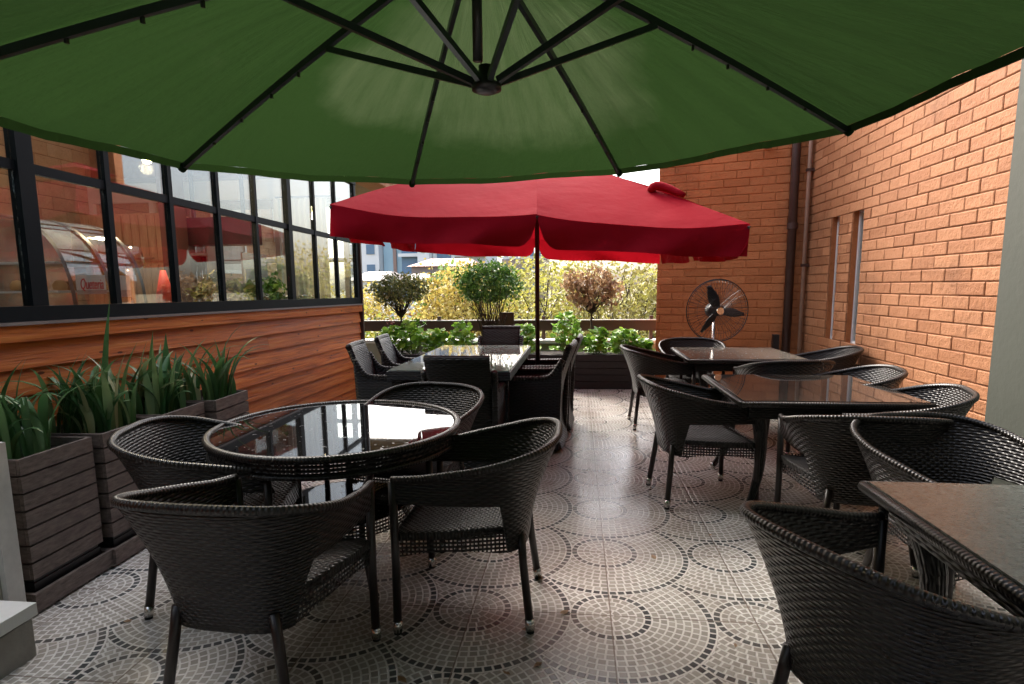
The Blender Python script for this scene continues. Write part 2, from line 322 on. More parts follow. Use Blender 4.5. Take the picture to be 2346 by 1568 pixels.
# ------------------------------------------------------------------ geometry helpers
class MB:
    def __init__(s): s.v = []; s.f = []; s.uv = []; s.mi = []; s.cur = 0
    def face(s, idx, uvs=None): s.f.append(idx); s.uv.append(uvs or [(0, 0)] * len(idx)); s.mi.append(s.cur)
    def hexa(s, P):     # P: 8 corners, bottom 4 (ccw from above) then top 4
        b = len(s.v); s.v += [tuple(p) for p in P]
        for q in ((3, 2, 1, 0), (4, 5, 6, 7), (0, 1, 5, 4), (1, 2, 6, 5), (2, 3, 7, 6), (3, 0, 4, 7)):
            pts = [Vector(P[i]) for i in q]; L = (pts[1] - pts[0]).length; H = (pts[2] - pts[1]).length
            s.face([b + i for i in q], [(0, 0), (L, 0), (L, H), (0, H)])
        return s
    def box(s, x0, x1, y0, y1, z0, z1):
        return s.hexa([(x0, y0, z0), (x1, y0, z0), (x1, y1, z0), (x0, y1, z0), (x0, y0, z1), (x1, y0, z1), (x1, y1, z1), (x0, y1, z1)])
    def tube(s, pts, r, n=8, caps=True):
        pts = [Vector(p) for p in pts]; b = len(s.v); L = 0; rr = r if isinstance(r, (list, tuple)) else [r] * len(pts)
        Ls = [0]
        for i in range(1, len(pts)): L += (pts[i] - pts[i - 1]).length; Ls.append(L)
        N = None
        for i, p in enumerate(pts):
            t = (pts[min(i + 1, len(pts) - 1)] - pts[max(i - 1, 0)]).normalized()
            if N is None: N = t.orthogonal().normalized()
            else: N = (N - t * N.dot(t)).normalized()
            Bn = t.cross(N)
            for k in range(n):
                a = 2 * math.pi * k / n; s.v.append(tuple(p + (N * math.cos(a) + Bn * math.sin(a)) * rr[i]))
        for i in range(len(pts) - 1):
            for k in range(n):
                k2 = (k + 1) % n
                u0, u1 = Ls[i], Ls[i + 1]; c = 2 * math.pi * rr[i]
                s.face([b + i * n + k, b + i * n + k2, b + (i + 1) * n + k2, b + (i + 1) * n + k],
                       [(u0, c * k / n), (u0, c * (k + 1) / n), (u1, c * (k + 1) / n), (u1, c * k / n)])
        if caps: s.face([b + k for k in reversed(range(n))]); s.face([b + (len(pts) - 1) * n + k for k in range(n)])
        return s
    def grid(s, rows, uvf=None, flip=False):       # rows: list of lists of points
        b = len(s.v); n = len(rows[0])
        for r in rows: s.v += [tuple(p) for p in r]
        for i in range(len(rows) - 1):
            for k in range(n - 1):
                q = [(i, k), (i, k + 1), (i + 1, k + 1), (i + 1, k)]
                if flip: q = q[::-1]
                s.face([b + x * n + y for x, y in q], [uvf(x, y) if uvf else (y * .02, x * .02) for x, y in q])
        return s
    def lathe(s, prof, c=(0, 0, 0), n=24):         # prof: (r, z)
        rows = [[(c[0] + r * math.cos(2 * math.pi * k / n), c[1] + r * math.sin(2 * math.pi * k / n), c[2] + z) for k in range(n + 1)] for r, z in prof]
        L = [0]
        for i in range(1, len(prof)): L.append(L[-1] + math.hypot(prof[i][0] - prof[i - 1][0], prof[i][1] - prof[i - 1][1]))
        rm = max(p[0] for p in prof)
        return s.grid(rows, lambda x, y: (2 * math.pi * rm * y / n, L[x]))
    def build(s, name, mat, parent=None, smooth=False, merge=False):
        me = bpy.data.meshes.new(name); me.from_pydata(s.v, [], s.f)
        uvl = me.uv_layers.new(name='UVMap'); i = 0
        flat = [c for f in s.uv for uv in f for c in uv]; uvl.data.foreach_set('uv', flat)
        if isinstance(mat, str): mat = [mat]
        for q in mat: me.materials.append(M[q])
        if len(mat) > 1: me.polygons.foreach_set('material_index', s.mi)
        if smooth: me.polygons.foreach_set('use_smooth', [True] * len(me.polygons))
        me.update()
        o = bpy.data.objects.new(name, me); COL.objects.link(o)
        if parent: o.parent = parent
        return o

def thing(name, label, cat, loc=(0, 0, 0), rz=0, group=None):
    o = bpy.data.objects.new(name, None); o.empty_display_size = .1; COL.objects.link(o); o.location = loc; o.rotation_euler = (0, 0, rz)
    return tag(o, label, cat, group)
def tag(o, label, cat, group=None):
    o['label'] = label; o['category'] = cat
    if group: o['group'] = group
    return o
def struct(o, kind='structure'): o['kind'] = kind; return o
def dup(o, parent=None):
    c = o.copy(); COL.objects.link(c)
    if parent: c.parent = parent
    for ch in list(o.children): dup(ch, c)
    return c
def place(root, loc, rz, label, group=None):
    r = dup(root); r.location = loc; r.rotation_euler = (0, 0, rz); r['label'] = label
    if group: r['group'] = group
    return r
def cr(P, n):      # catmull-rom through points
    P = [Vector(p) for p in P]; out = []
    Q = [P[0] * 2 - P[1]] + P + [P[-1] * 2 - P[-2]]
    for i in range(n + 1):
        t = i / n * (len(P) - 1); k = min(int(t), len(P) - 2); t -= k
        a, b, c, d = Q[k:k + 4]
        out.append(.5 * ((2 * b) + (c - a) * t + (2 * a - 5 * b + 4 * c - d) * t * t + (3 * b - a - 3 * c + d) * t ** 3))
    return out
rnd = random.uniform

# ------------------------------------------------------------------ ground, floor
mb = MB(); mb.box(-2.79, 3.2, -2.5, 8.95, -.25, 0); struct(mb.build('patio_floor', 'floor'))
mb = MB(); mb.v = [(-600, -300, -4), (600, -300, -4), (600, 900, -4), (-600, 900, -4)]; mb.face([0, 1, 2, 3])
M['ground'] = plain('dry_ground', (.16, .13, .07), .95, var=.3, nsc=.2); struct(mb.build('ground', 'ground'))
mb = MB(); mb.box(-8.2, 4.2, -6, 8.94, -4, -.26); tag(mb.build('terrace_base', 'concrete'), 'concrete base carrying the whole raised terrace', 'terrace base')

# ------------------------------------------------------------------ brick walls
def brick_wall(name, P0, U, N, L, z0, z1, holes, mats, label, bl=.3, bh=.1, back=.25, off=0):
    P0 = Vector(P0); U = Vector(U).normalized(); N = Vector(N).normalized(); Z = Vector((0, 0, 1)); mb = MB()
    def hx(u0, u1, za, zb, d0, d1):
        c = [P0 + U * u + N * d + Z * z for z in (za, zb) for u, d in ((u0, d0), (u1, d0), (u1, d1), (u0, d1))]
        mb.hexa(c)
    # backing pieces around the holes
    us = sorted({0, L, *[h[0] for h in holes], *[h[1] for h in holes]})
    mb.cur = 1
    for i in range(len(us) - 1):
        a, b = us[i], us[i + 1]; zs = [z0]
        for h in sorted(holes, key=lambda h: h[2]):
            if h[0] <= a + 1e-6 and h[1] >= b - 1e-6: zs += [h[2], h[3]]
        zs.append(z1)
        for k in range(0, len(zs), 2):
            if zs[k + 1] - zs[k] > .01: hx(a, b, zs[k], zs[k + 1], -back, 0)
    mb.cur = 0
    row = 0; z = z0
    while z < z1 - .02:
        u = -bl * (.5 if row % 2 else 0) - off
        while u < L:
            a, b = max(u, 0) , min(u + bl, L)
            segs = [(a, b)]
            for h in holes:
                if z + bh * .5 > h[2] and z + bh * .5 < h[3]:
                    ns = []
                    for (p, q) in segs:
                        if q <= h[0] or p >= h[1]: ns.append((p, q)); continue
                        if p < h[0]: ns.append((p, h[0]))
                        if q > h[1]: ns.append((h[1], q))
                    segs = ns
            for (p, q) in segs:
                if q - p < .03: continue
                j = .0035; d = .010 + rnd(-.0025, .003); i_ = .007
                za, zb = z + j, min(z + bh, z1) - j
                p += j if p > 1e-6 else 0; q -= j if q < L - 1e-6 else 0
                bb = len(mb.v)
                outer = [(p, za), (q, za), (q, zb), (p, zb)]; inner = [(p + i_, za + i_), (q - i_, za + i_), (q - i_, zb - i_), (p + i_, zb - i_)]
                for (u_, z_) in outer: mb.v.append(tuple(P0 + U * u_ + Z * z_ + N * .0005))
                for (u_, z_) in outer: mb.v.append(tuple(P0 + U * u_ + Z * z_ + N * d * .65))
                for (u_, z_) in inner: mb.v.append(tuple(P0 + U * u_ + Z * z_ + N * d))
                for k in range(4):
                    k2 = (k + 1) % 4
                    mb.face([bb + k, bb + k2, bb + 4 + k2, bb + 4 + k]); mb.face([bb + 4 + k, bb + 4 + k2, bb + 8 + k2, bb + 8 + k])
                mb.face([bb + 8, bb + 9, bb + 10, bb + 11])
            u += bl
        z += bh; row += 1
    o = mb.build(name, mats); return tag(o, label, 'wall')

WX = 2.75
# right wall runs along y from the plaster section to the corner; holes in u = y - 4.13
w1 = (6.60 - 4.13, 6.79 - 4.13, .76, 2.14); w2 = (6.07 - 4.13, 6.30 - 4.13, .76, 2.14); w3 = (5.95 - 4.13, 6.34 - 4.13, 0, .64)
rw = brick_wall('brick_wall', (WX, 4.13, 0), (0, 1, 0), (-1, 0, 0), 3.42, 0, 6.2, [w1, w2, w3], ['brick', 'mortar'],
           'long orange rock-faced brick wall on the right with two slit windows')
pl, pr_ = Vector((1.06, 8.0, 0)), Vector((2.72, 7.48, 0)); U = (pr_ - pl).normalized(); Nn = Vector((U.y, -U.x, 0))
if Nn.y > 0: Nn = -Nn
brick_wall('brick_wall', pl, U, Nn, (pr_ - pl).length, 0, 6.2, [], ['brick_dark', 'brick_dark'], 'deep orange brick wall behind the pedestal fan, ending at the planter', off=.1)
mb = MB(); mb.box(2.72, 3.1, -2.5, 4.125, 0, 6.2); tag(mb.build('plastered_wall', 'plaster'), 'grey green plastered wall section at the right edge, next to the bricks', 'wall')
# slit windows
def slit(y0, y1, z0, z1, label):
    t = thing('slit_window', label, 'window', (WX, (y0 + y1) / 2, z0), 0, 'slit windows in the brick wall')
    h = (y1 - y0) / 2; H = z1 - z0
    f = MB(); f.box(.052, .09, -h, -h + .04, 0, H); f.box(.052, .09, h - .03, h, 0, H); f.box(.052, .09, -h + .04, h - .03, 0, .05); f.box(.052, .09, -h + .04, h - .03, H - .05, H)
    f.build('frame', 'white', t)
    p = MB(); p.box(.070, .073, -h + .04, h - .03, .05, H - .05); p.build('pane', 'pane', t)
    b = MB(); b.box(.2, .245, -h, h, 0, H); b.build('backing', 'black', t)
    j = MB(); j.box(.002, .050, h - .006, h - .001, 0, H); j.build('jamb', 'brick_dark', t)
    s = MB(); s.box(-.002, .050, -h, h - .007, .001, .018); s.build('sill', 'mortar', t)
    return t
slit(6.60, 6.79, .76, 2.14, 'narrower slit window farther along the brick wall, nearer the corner')
slit(6.07, 6.30, .76, 2.14, 'wider slit window with white frame, above the low dark opening')
t = thing('low_opening', 'low dark recess with a pale blue steel strip under the wider slit window', 'recess', (WX, 6.145, 0))
b = MB(); b.box(.16, .245, -.195, .195, 0, .64); b.build('back_panel', 'black', t)
b = MB(); b.box(.02, .05, -.03, .01, 0, .62); b.build('strip', 'steel', t)
# corner pipes
t = thing('drain_pipe', 'pale slim drainpipe running up the wall corner', 'pipe', (2.69, 7.36, 0))
b = MB(); b.tube([(0, 0, 0), (0, 0, 6.2)], .022, 10); b.build('pipe', 'pipe_pale', t, True)
for z in (.5, 1.6, 2.7): MB().box(-.03, .06, -.028, .028, z, z + .03).build('bracket', 'pipe_brown', t)
t = thing('drain_pipe', 'thick dark brown drainpipe just left of the pale one in the corner', 'pipe', (2.56, 7.44, 0))
b = MB(); b.tube([(0, 0, 0), (0, 0, 6.2)], .05, 14); b.build('pipe', 'pipe_brown', t, True)
b = MB(); b.tube([(0, 0, 2.05), (0, 0, 2.12)], .062, 14); b.build('joint', 'pipe_brown', t)
b = MB(); b.box(-.12, -.05, -.05, .02, 0, .78); tag(b.build('meter_box', 'black'), 'slim black box standing at the foot of the corner pipes', 'box').location = (2.52, 7.46, 0)
t = thing('wall_lamp', 'small black lamp on the brick wall just under the green canopy edge', 'lamp', (2.26, 7.595, 3.06))
b = MB(); b.box(-.015, .015, -.09, .02, -.01, .02); b.build('arm', 'black', t)
b = MB(); b.lathe([(.0, .03), (.035, .02), (.045, -.03), (.0, -.031)], (0, -.09, -.02), 12); b.build('shade', 'black', t, True)

# ------------------------------------------------------------------ left cafe building
LX = -2.80
M['sill_grey'] = plain('sill_grey', (.20, .16, .14), .5)
cafe = thing('cafe_building', 'glazed cafe front with orange lap siding below dark framed windows', 'building', (LX, 0, .054)); cafe.rotation_euler = (-.010, 0, 0)
def L(x0, x1, y0, y1, z0, z1): return MB().box(x0, x1, y0, y1, z0, z1)
mb = MB(); n = 8; ph = 1.095 / n
for i in range(n):
    z = i * ph + .03
    ys = [-2.5, rnd(.5, 2.2), 7.2] if i % 2 else [-2.5, rnd(3.2, 6.0), 7.2]
    for k in range(2):
        y0, y1 = ys[k], ys[k + 1] - .002
        mb.hexa([(-.10, y0, z), (.028, y0, z), (.028, y1, z), (-.10, y1, z), (-.10, y0, z + ph + .012), (.004, y0, z + ph + .012), (.004, y1, z + ph + .012), (-.10, y1, z + ph + .012)])
mb.hexa([(-.10, -2.5, -.10), (.026, -2.5, -.10), (.026, 7.2, -.10), (-.10, 7.2, -.10), (-.10, -2.5, .05), (.012, -2.5, .05), (.012, 7.2, .05), (-.10, 7.2, .05)])
mb.build('siding', 'siding', cafe)
mb = MB(); mb.box(-.1, .045, -2.5, 7.22, 1.125, 1.205); mb.build('trim_board', 'siding', cafe)
L(-.1, .06, -2.5, 7.24, 1.207, 1.222).build('sill', 'sill_grey', cafe)
L(-.12, -.102, -2.5, 7.2, .0, 1.12).build('inner_wall', 'plaster', cafe)
# window frame: mullions and rails
mull = [(-2.45, .03), (-1.64, .02), (-1.10, .02), (-.56, .02), (-.02, .04), (.56, .02), (1.10, .02), (1.64, .02), (2.18, .02), (2.72, .045), (3.25, .019), (3.79, .019), (4.33, .018), (4.87, .018), (5.46, .036), (6.02, .017), (6.57, .017), (7.17, .03)]
mb = MB()
mb.box(-.03, .035, -2.5, 7.205, 1.224, 1.30); mb.box(-.028, .033, -2.5, 7.205, 2.70, 2.735)
for y, h in mull: mb.box(-.018 - h * .2, .018 + h * .3, y - h, y + h, 1.301, 2.699)
for a, b in zip(mull, mull[1:]): mb.box(-.017, .017, a[0] + a[1] + .0005, b[0] - b[1] - .0005, 1.975, 2.025)
wf = mb.build('window_frame', 'frame', cafe)
for a, b in zip(mull, mull[1:]):
    for z0, z1 in ((1.301, 1.974), (2.026, 2.699)):
        L(-.004, .002, a[0] + a[1] + .001, b[0] - b[1] - .001, z0, z1).build('pane', 'pane', cafe)
L(-.02, .05, 7.222, 7.262, -.3, 2.3).build('corner_post', 'pipe_brown', cafe)
# interior shell
mb = MB(); mb.box(-3.6, -.125, -2.5, 7.2, -.02, .002); mb.build('inner_floor', 'concrete', cafe)
M['soffit'] = greywood('soffit_timber', (.10, .055, .03), (.22, .13, .07), (3, 9, 3)); M['inwall'] = plain('cafe_inner_wall', (.52, .44, .34), .7, nsc=2)
def poly():
    m = NT('corrugated_roof_sheet'); m.set(Roughness=.4); m.color(m.mix(m.noise(1.5, 3, .6, m.coord()), (.62, .62, .60), (.80, .80, .78)))
    tb = m.n('ShaderNodeBsdfTranslucent'); tb.inputs[0].default_value = (.68, .70, .67, 1); mx = m.n('ShaderNodeMixShader'); mx.inputs[0].default_value = .5
    m.l(m.b.outputs[0], mx.inputs[1]); m.l(tb.outputs[0], mx.inputs[2]); m.l(mx.outputs[0], m.out.inputs[0]); return m.m
M['poly'] = poly()
rows = [[(x, -2.5 + 9.74 * k / 320, 2.80 - x * .16 + .016 * math.sin(k * math.pi / 4)) for k in range(321)] for x in (.12, -1.2, -2.4, -3.62)]
MB().grid(rows).build('corrugated_roof', 'poly', cafe, True)
for x in (-1.2, -2.4): L(x - .03, x + .03, -2.5, 7.2, 2.66 - x * .16, 2.78 - x * .16).build('purlin', 'railwood', cafe)
mb = MB(); mb.box(-3.58, -.04, 7.12, 7.18, 0, .95); mb.box(-3.58, -.04, 7.12, 7.18, 2.55, 2.79)
for x in (-3.55, -2.7, -1.85, -1.0, -.10): mb.box(x - .03, x + .03, 7.122, 7.178, .951, 2.549)
mb.box(-3.58, -.04, 7.125, 7.175, 1.75, 1.80)
mb.build('end_wall', 'inwall', cafe)
L(-3.5, -.06, 7.148, 7.152, .952, 2.548).build('end_pane', 'pane', cafe)
L(-3.6, -.04, -2.6, -2.5, 0, 2.86).build('near_end_wall', 'inwall', cafe)
M['brick_tan'] = brickmat('brick_tan', (.42, .25, .14), (.56, .36, .22)); M['joint_dark'] = plain('dark_joint', (.16, .09, .05), .9)
brick_wall('main_building_wall', (LX - 3.65, -2.5, 0), (0, 1, 0), (1, 0, 0), 17.0, 0, 6.4, [], ['brick_tan', 'joint_dark'], 'tan brick building wall seen through the cafe windows', bl=.36, bh=.16, back=.4)
def wall_window(y, z, w_, h_, label):
    t = thing('wall_window', label, 'window', (LX - 3.635, y, z), 0, 'windows on the tan brick wall')
    f = MB(); f.box(0, .05, -w_, -w_ + .06, 0, h_); f.box(0, .05, w_ - .06, w_, 0, h_); f.box(0, .05, -w_ + .06, w_ - .06, 0, .06); f.box(0, .05, -w_ + .06, w_ - .06, h_ - .06, h_); f.build('frame', 'white', t)
    L(.005, .02, -w_ + .06, w_ - .06, .06, h_ - .06).build('blind', 'paper', t)
wall_window(10.3, 1.7, .5, 2.1, 'broad pale window with its blind down on the tan brick wall')
wall_window(12.3, 2.4, .35, 1.5, 'narrow white framed window farther along the tan brick wall')
wall_window(13.8, .9, .4, 1.3, 'lowest white framed window near the far end of the tan brick wall')
t = thing('wall_pipe', 'brown cranked pipe on the tan brick wall beyond the cafe', 'pipe', (LX - 3.52, 9.0, 0))
MB().tube([(0, 0, 0), (0, 0, 3.35), (0, -.05, 3.42), (0, -1.6, 3.1)], .07, 10).build('pipe', 'pipe_brown', t, True)
brick_wall('brick_fascia', (LX, 7.245, 0), (0, 1, 0), (1, 0, 0), 3.2, 2.86, 6.0, [], ['brick', 'mortar'], 'upper storey brick wall beyond the end of the cafe windows', back=.3, bl=.24, bh=.08)

tag(MB().box(-6.44, LX - .302, 7.30, 10.44, 2.87, 6.0).build('upper_storey', 'soffit'), 'timber lined overhanging upper storey beyond the end of the cafe', 'building')
# cafe interior things
def at_cafe(x, y, z=0): return (LX + x, y, z)
t = thing('cafe_counter', 'long dark counter just inside the cafe windows', 'counter', at_cafe(-.62, 3.4))
L(-.34, .34, -3.6, 3.6, .002, 1.12).build('body', 'cabinet', t); L(-.38, .38, -3.65, 3.65, 1.122, 1.16).build('worktop', 'black', t)
t = thing('curtain', 'white gathered curtain at the far corner of the cafe windows', 'curtain', at_cafe(-.55, 6.98, 0))
MB().grid([[(-.3 + .6 * k / 60, .03 * math.sin(k * .9), z) for k in range(61)] for z in (1.2, 1.6, 2.0, 2.5)]).build('cloth', 'paper', t, True); MB().tube([(-.36, 0, 2.52), (.36, 0, 2.52)], .012).build('rod', 'black', t)
wg = thing('wine_glass', 'clear stemmed wine glass in the row standing on the cafe counter', 'glass', at_cafe(-.30, 5.5, 1.162), 0, 'wine glasses on the cafe counter')
M['stemware'] = glass('stemware', (.85, .88, .86), 1.9, .03, .25)
MB().lathe([(.032, .16), (.036, .13), (.026, .085), (.004, .07), (.004, .008), (.032, .003), (0, .0)], n=14).build('bowl', 'stemware', wg, True)
for i in range(11): place(wg, at_cafe(-.30 - .12 * (i % 2) + rnd(-.02, .02), 5.58 + i * .135 + rnd(-.03, .03), 1.162), 0, 'clear stemmed wine glass in the row standing on the cafe counter')
# curved display case
t = thing('display_case', 'curved chrome and glass display case with a red script logo inside the window', 'display case', at_cafe(-.66, 3.66, 1.162)); t.scale = (1, .60, 1.15)
prof = [(.30, 0), (.30, .12), (.27, .30), (.19, .46), (.05, .57), (-.12, .62), (-.28, .62)]
prof = [(p.x, p.y) for p in cr([(a, b, 0) for a, b in prof], 20)]
def sheet(y0, y1, off=0, a=0, b=21):
    m_ = MB(); pts = prof[a:b]
    m_.grid([[(x + off, y0, z + off) for x, z in pts], [(x + off, y1, z + off) for x, z in pts]], lambda i, k: (i, k)); return m_
sheet(-.52, .52, 0, 1, 15).build('curved_glass', 'casegl', t, True)
sheet(-.52, .52, .004, 14, 21).build('chrome_hood', 'steel', t, True)
for y in (-.52, -.02, .49): sheet(y - .025, y + .025, .008).build('rib', 'black', t, True)
m_ = MB(); m_.box(-.28, .31, -.55, .55, .0, .05); m_.box(-.29, -.27, -.54, .54, .05, .62); m_.build('base', 'steel', t)
for z in (.2, .36): L(-.25, .17, -.48, .48, z, z + .012).build('shelf', 'pale', t)
M['pastry'] = plain('pastry', (.45, .25, .09), .6)
for i in range(9): MB().lathe([(0, .0), (.045, .005), (.05, .03), (.03, .055), (0, .06)], (rnd(-.15, .1), -.42 + i * .105, .212), 10).build('pastry', 'pastry', t, True)
M['logo_red'] = plain('logo_red', (.55, .01, .03), .4)
L(.285, .289, -.45, -.06, .19, .30).build('logo_plate', 'paper', t); L(.285, .289, .05, .30, .17, .30).build('price_plate', 'paper', t)
def text(body, size, loc, rot, mat, parent, name='lettering'):
    c = bpy.data.curves.new(name, 'FONT'); c.body = body; c.size = size; c.extrude = .001; c.align_x = 'CENTER'; c.align_y = 'CENTER'; c.shear = .25
    o = bpy.data.objects.new(name, c); COL.objects.link(o)
    dg = bpy.context.evaluated_depsgraph_get(); me = bpy.data.meshes.new_from_object(o.evaluated_get(dg)); bpy.data.objects.remove(o)
    me.materials.clear(); me.materials.append(M[mat]); o = bpy.data.objects.new(name, me); COL.objects.link(o); o.parent = parent; o.location = loc; o.rotation_euler = rot; return o
text('Queteria', .085, (.2915, -.255, .245), (R(90), 0, R(90)), 'logo_red', t)
# wooden cabinet
t = thing('wooden_cabinet', 'tall knotty wooden cabinet with grooved doors at the back of the cafe', 'cabinet', at_cafe(-2.6, 6.8))
L(-.62, .5, -.2, .22, .005, 2.32).build('carcass', 'cabinet', t)
for i, x in enumerate((-.60, -.05)):
    for z0, z1 in ((.1, 1.1), (1.16, 1.72), (1.75, 2.3)):
        d = MB()
        for k in range(5): d.box(x + k * .106, x + k * .106 + .096, -.225, -.202, z0, z1)
        d = d.build('door', 'cabinet', t); L(x + .15, x + .38, -.25, -.232, z0 + .03, z0 + .045).build('handle', 'steel', d)
# glass shelf with bottles
t = thing('bottle_shelf', 'open pale wooden shelf unit holding bottles and glasses beside the cabinet', 'shelf', at_cafe(-1.98, 6.9)); t.scale = (.62, 1, 1)
m_ = MB(); m_.box(-.4, .4, .12, .14, 1.1, 2.2)
m_.build('back_board', 'black', t)
m_ = MB()
for x in (-.4, -.01, .38): m_.box(x, x + .03, -.12, .118, 1.1, 2.2)
m_.build('upright', 'inwall', t)
for z in (1.1, 1.45, 1.82, 2.2): L(-.42, .44, -.14, .118, z, z + .03).build('shelf_board', 'inwall', t)
M['bottle'] = glass('bottle_glass', (.6, .65, .58), 1.9, .05, .25)
k = 0
bp = [(.035, 0), (.035, .15), (.013, .2), (.013, .26), (0, .26)]
proto = None
for z in (1.131, 1.481, 1.851):
    for i in range(8):
        x = LX - 1.98 + (-.34 + i * .1) * .62 + rnd(-.004, .004); h = rnd(.75, 1.1)
        if proto is None: proto = tag(MB().lathe(bp, n=10).build('bottle', 'bottle', None, True), 'glass bottle standing among others on the cafe bottle shelf', 'bottle', 'bottles on the cafe shelf'); o = proto
        else: o = dup(proto)
        o.location = (x, 6.9 + rnd(-.03, .03), z); o.scale = (1, 1, h)
# extractor hood / dark boxes
t = thing('menu_board', 'black overhead box hanging from the cafe ceiling by the end window', 'menu board', at_cafe(-1.25, 6.3, 1.9))
L(-.35, .45, -.12, .12, 0, .30).build('box', 'black', t); L(-.3, -.27, -.02, .02, .302, .84).build('hanger', 'black', t); L(.3, .33, -.02, .02, .302, .84).build('hanger', 'black', t)
t = thing('notice_stand', 'stand of white notice sheets inside the cafe window', 'notice stand', at_cafe(-.62, 5.95, 1.162))
for i in range(2): L(-.02, -.012, -.2 + i * .24, .0 + i * .24, .08, .45).build('sheet', 'paper', t)
L(-.04, -.021, -.22, .25, .0, .62).build('board', 'steel', t)
t = thing('pillar_bin', 'brown wooden upright pillar behind the notice stand inside the cafe', 'pillar', at_cafe(-1.5, 5.9)); L(-.09, .09, -.09, .09, 0, 2.735).build('post', 'railwood', t)
tag(MB().lathe([(.0, .40), (.02, .40), (.06, .22), (.09, 0), (0, 0)], n=16).build('orange_cone', 'petal', None, True), 'tall orange bottle on the counter beside the display case', 'bottle').location = at_cafe(-.55, 4.42, 1.162)
t = thing('drink_dispenser', 'clear bowl shaped dispenser behind the orange bottle', 'dispenser', at_cafe(-.95, 4.55, 1.162))
MB().lathe([(.0, .62), (.1, .60), (.12, .45), (.05, .38), (.02, .36)], n=16).build('bowl', 'casegl', t, True); MB().tube([(0, 0, 0), (0, 0, .37)], .015).build('stem', 'steel', t)
jar = thing('glass_jar', 'stout glass jar on the counter right of the orange bottle', 'jar', at_cafe(-.5, 4.9, 1.162), 0, 'jars on the cafe counter')
MB().lathe([(0, 0), (.05, 0), (.055, .1), (.04, .14), (0, .14)], n=14).build('glass_body', 'casegl', jar, True); MB().lathe([(0, .141), (.042, .141), (.042, .165), (0, .165)], n=14).build('lid', 'steel', jar, True)
for i, (y, l) in enumerate([(5.12, 'second glass jar on the cafe counter, left of the notice stand'), (5.95, 'glass jar on the cafe counter before the first narrow far pane'), (6.25, 'glass jar on the cafe counter between the two far panes'), (6.8, 'last glass jar on the cafe counter, by the corner post')]):
    place(jar, at_cafe(-.5 + rnd(-.05, .05), y, 1.162), 0, l)
t = thing('grille_cabinet', 'dark slotted grille cabinet behind the nearest window at the left edge', 'cabinet', at_cafe(-.7, 2.35))
L(-.25, .3, -.35, .3, 1.162, 2.05).build('body', 'black', t)
for i in range(9): L(.302, .312, -.3, .2, 1.42 + i * .065, 1.445 + i * .065).build('slat', 'pale', t)
t = thing('pendant_bulb', 'glowing bare pendant bulb hanging inside the cafe window', 'lamp', (-3.5, 4.55, 2.47))
me = NT('bulb_glow'); me.set(Emission_Strength=25.0); me.b.inputs['Emission Color'].default_value = (1, .72, .3, 1); M['glow'] = me.m
MB().lathe([(0, -.045), (.03, -.03), (.036, 0), (.02, .035), (.0, .045)], n=14).build('bulb', 'glow', t, True); MB().tube([(0, 0, .045), (0, 0, .27)], .006).build('cord', 'black', t)
ld = bpy.data.lights.new('bulb_light', 'POINT'); ld.energy = 14; ld.color = (1, .75, .45); ld.shadow_soft_size = .05
lo = bpy.data.objects.new('bulb_light', ld); COL.objects.link(lo); lo.parent = t; lo.location = (.0, 0, -.08)
# plants on the counter seen through glass
def leafcloud(name, mat, parent, clusters, per, size, spread, seed, loc=(0, 0, 0), flat=0.0, droop=0):
    rg = random.Random(seed); mb = MB()
    for c in clusters:
        for _ in range(per):
            p = Vector(c) + Vector((rg.gauss(0, spread), rg.gauss(0, spread), rg.gauss(0, spread * .8)))
            d = Vector((rg.gauss(0, 1), rg.gauss(0, 1), rg.gauss(0, 1) * (1 - flat) - droop)).normalized(); s_ = d.orthogonal()
            s_ = (Matrix.Rotation(rg.uniform(0, 6.28), 3, d) @ s_).normalized(); L_ = size * rg.uniform(.6, 1.3); W_ = L_ * rg.uniform(.25, .4)
            n_ = d.cross(s_) * L_ * .12
            b = len(mb.v); mb.v += [tuple(p - d * L_ * .5), tuple(p + s_ * W_ + n_), tuple(p + d * L_ * .5), tuple(p - s_ * W_ + n_)]
            mb.face([b, b + 1, b + 2, b + 3])
    o = mb.build(name, mat, parent); o.location = loc; return o
def ellips(rg, n, c, r, shell=.55, zmin=-1):
    out = []
    while len(out) < n:
        v = Vector((rg.uniform(-1, 1), rg.uniform(-1, 1), rg.uniform(-1, 1)))
        if v.length > 1 or v.length < shell or v.z < zmin: continue
        out.append((c[0] + v.x * r[0], c[1] + v.y * r[1], c[2] + v.z * r[2]))
    return out
for i, (y, l) in enumerate([(4.68, 'dark sprawling pot plant in the cafe window beside the display case'), (5.22, 'brown leafy pot plant in the cafe window near the notice stand'), (5.75, 'dark green pot plant in the cafe window by the wide mullion')]):
    t = thing('pot_plant', l, 'plant', at_cafe(-.35, y, 1.162), 0, 'pot plants on the cafe counter')
    leafcloud('foliage', ['leaf_olive', 'leaf_olive', 'leaf_green'][i], t, ellips(random.Random(i), 14, (0, 0, .24), (.11, .13, .14), .2), 14, .07, .035, i)
    MB().lathe([(0, 0), (.05, 0), (.065, .1), (0, .1)], n=12).build('pot', 'black', t, True)

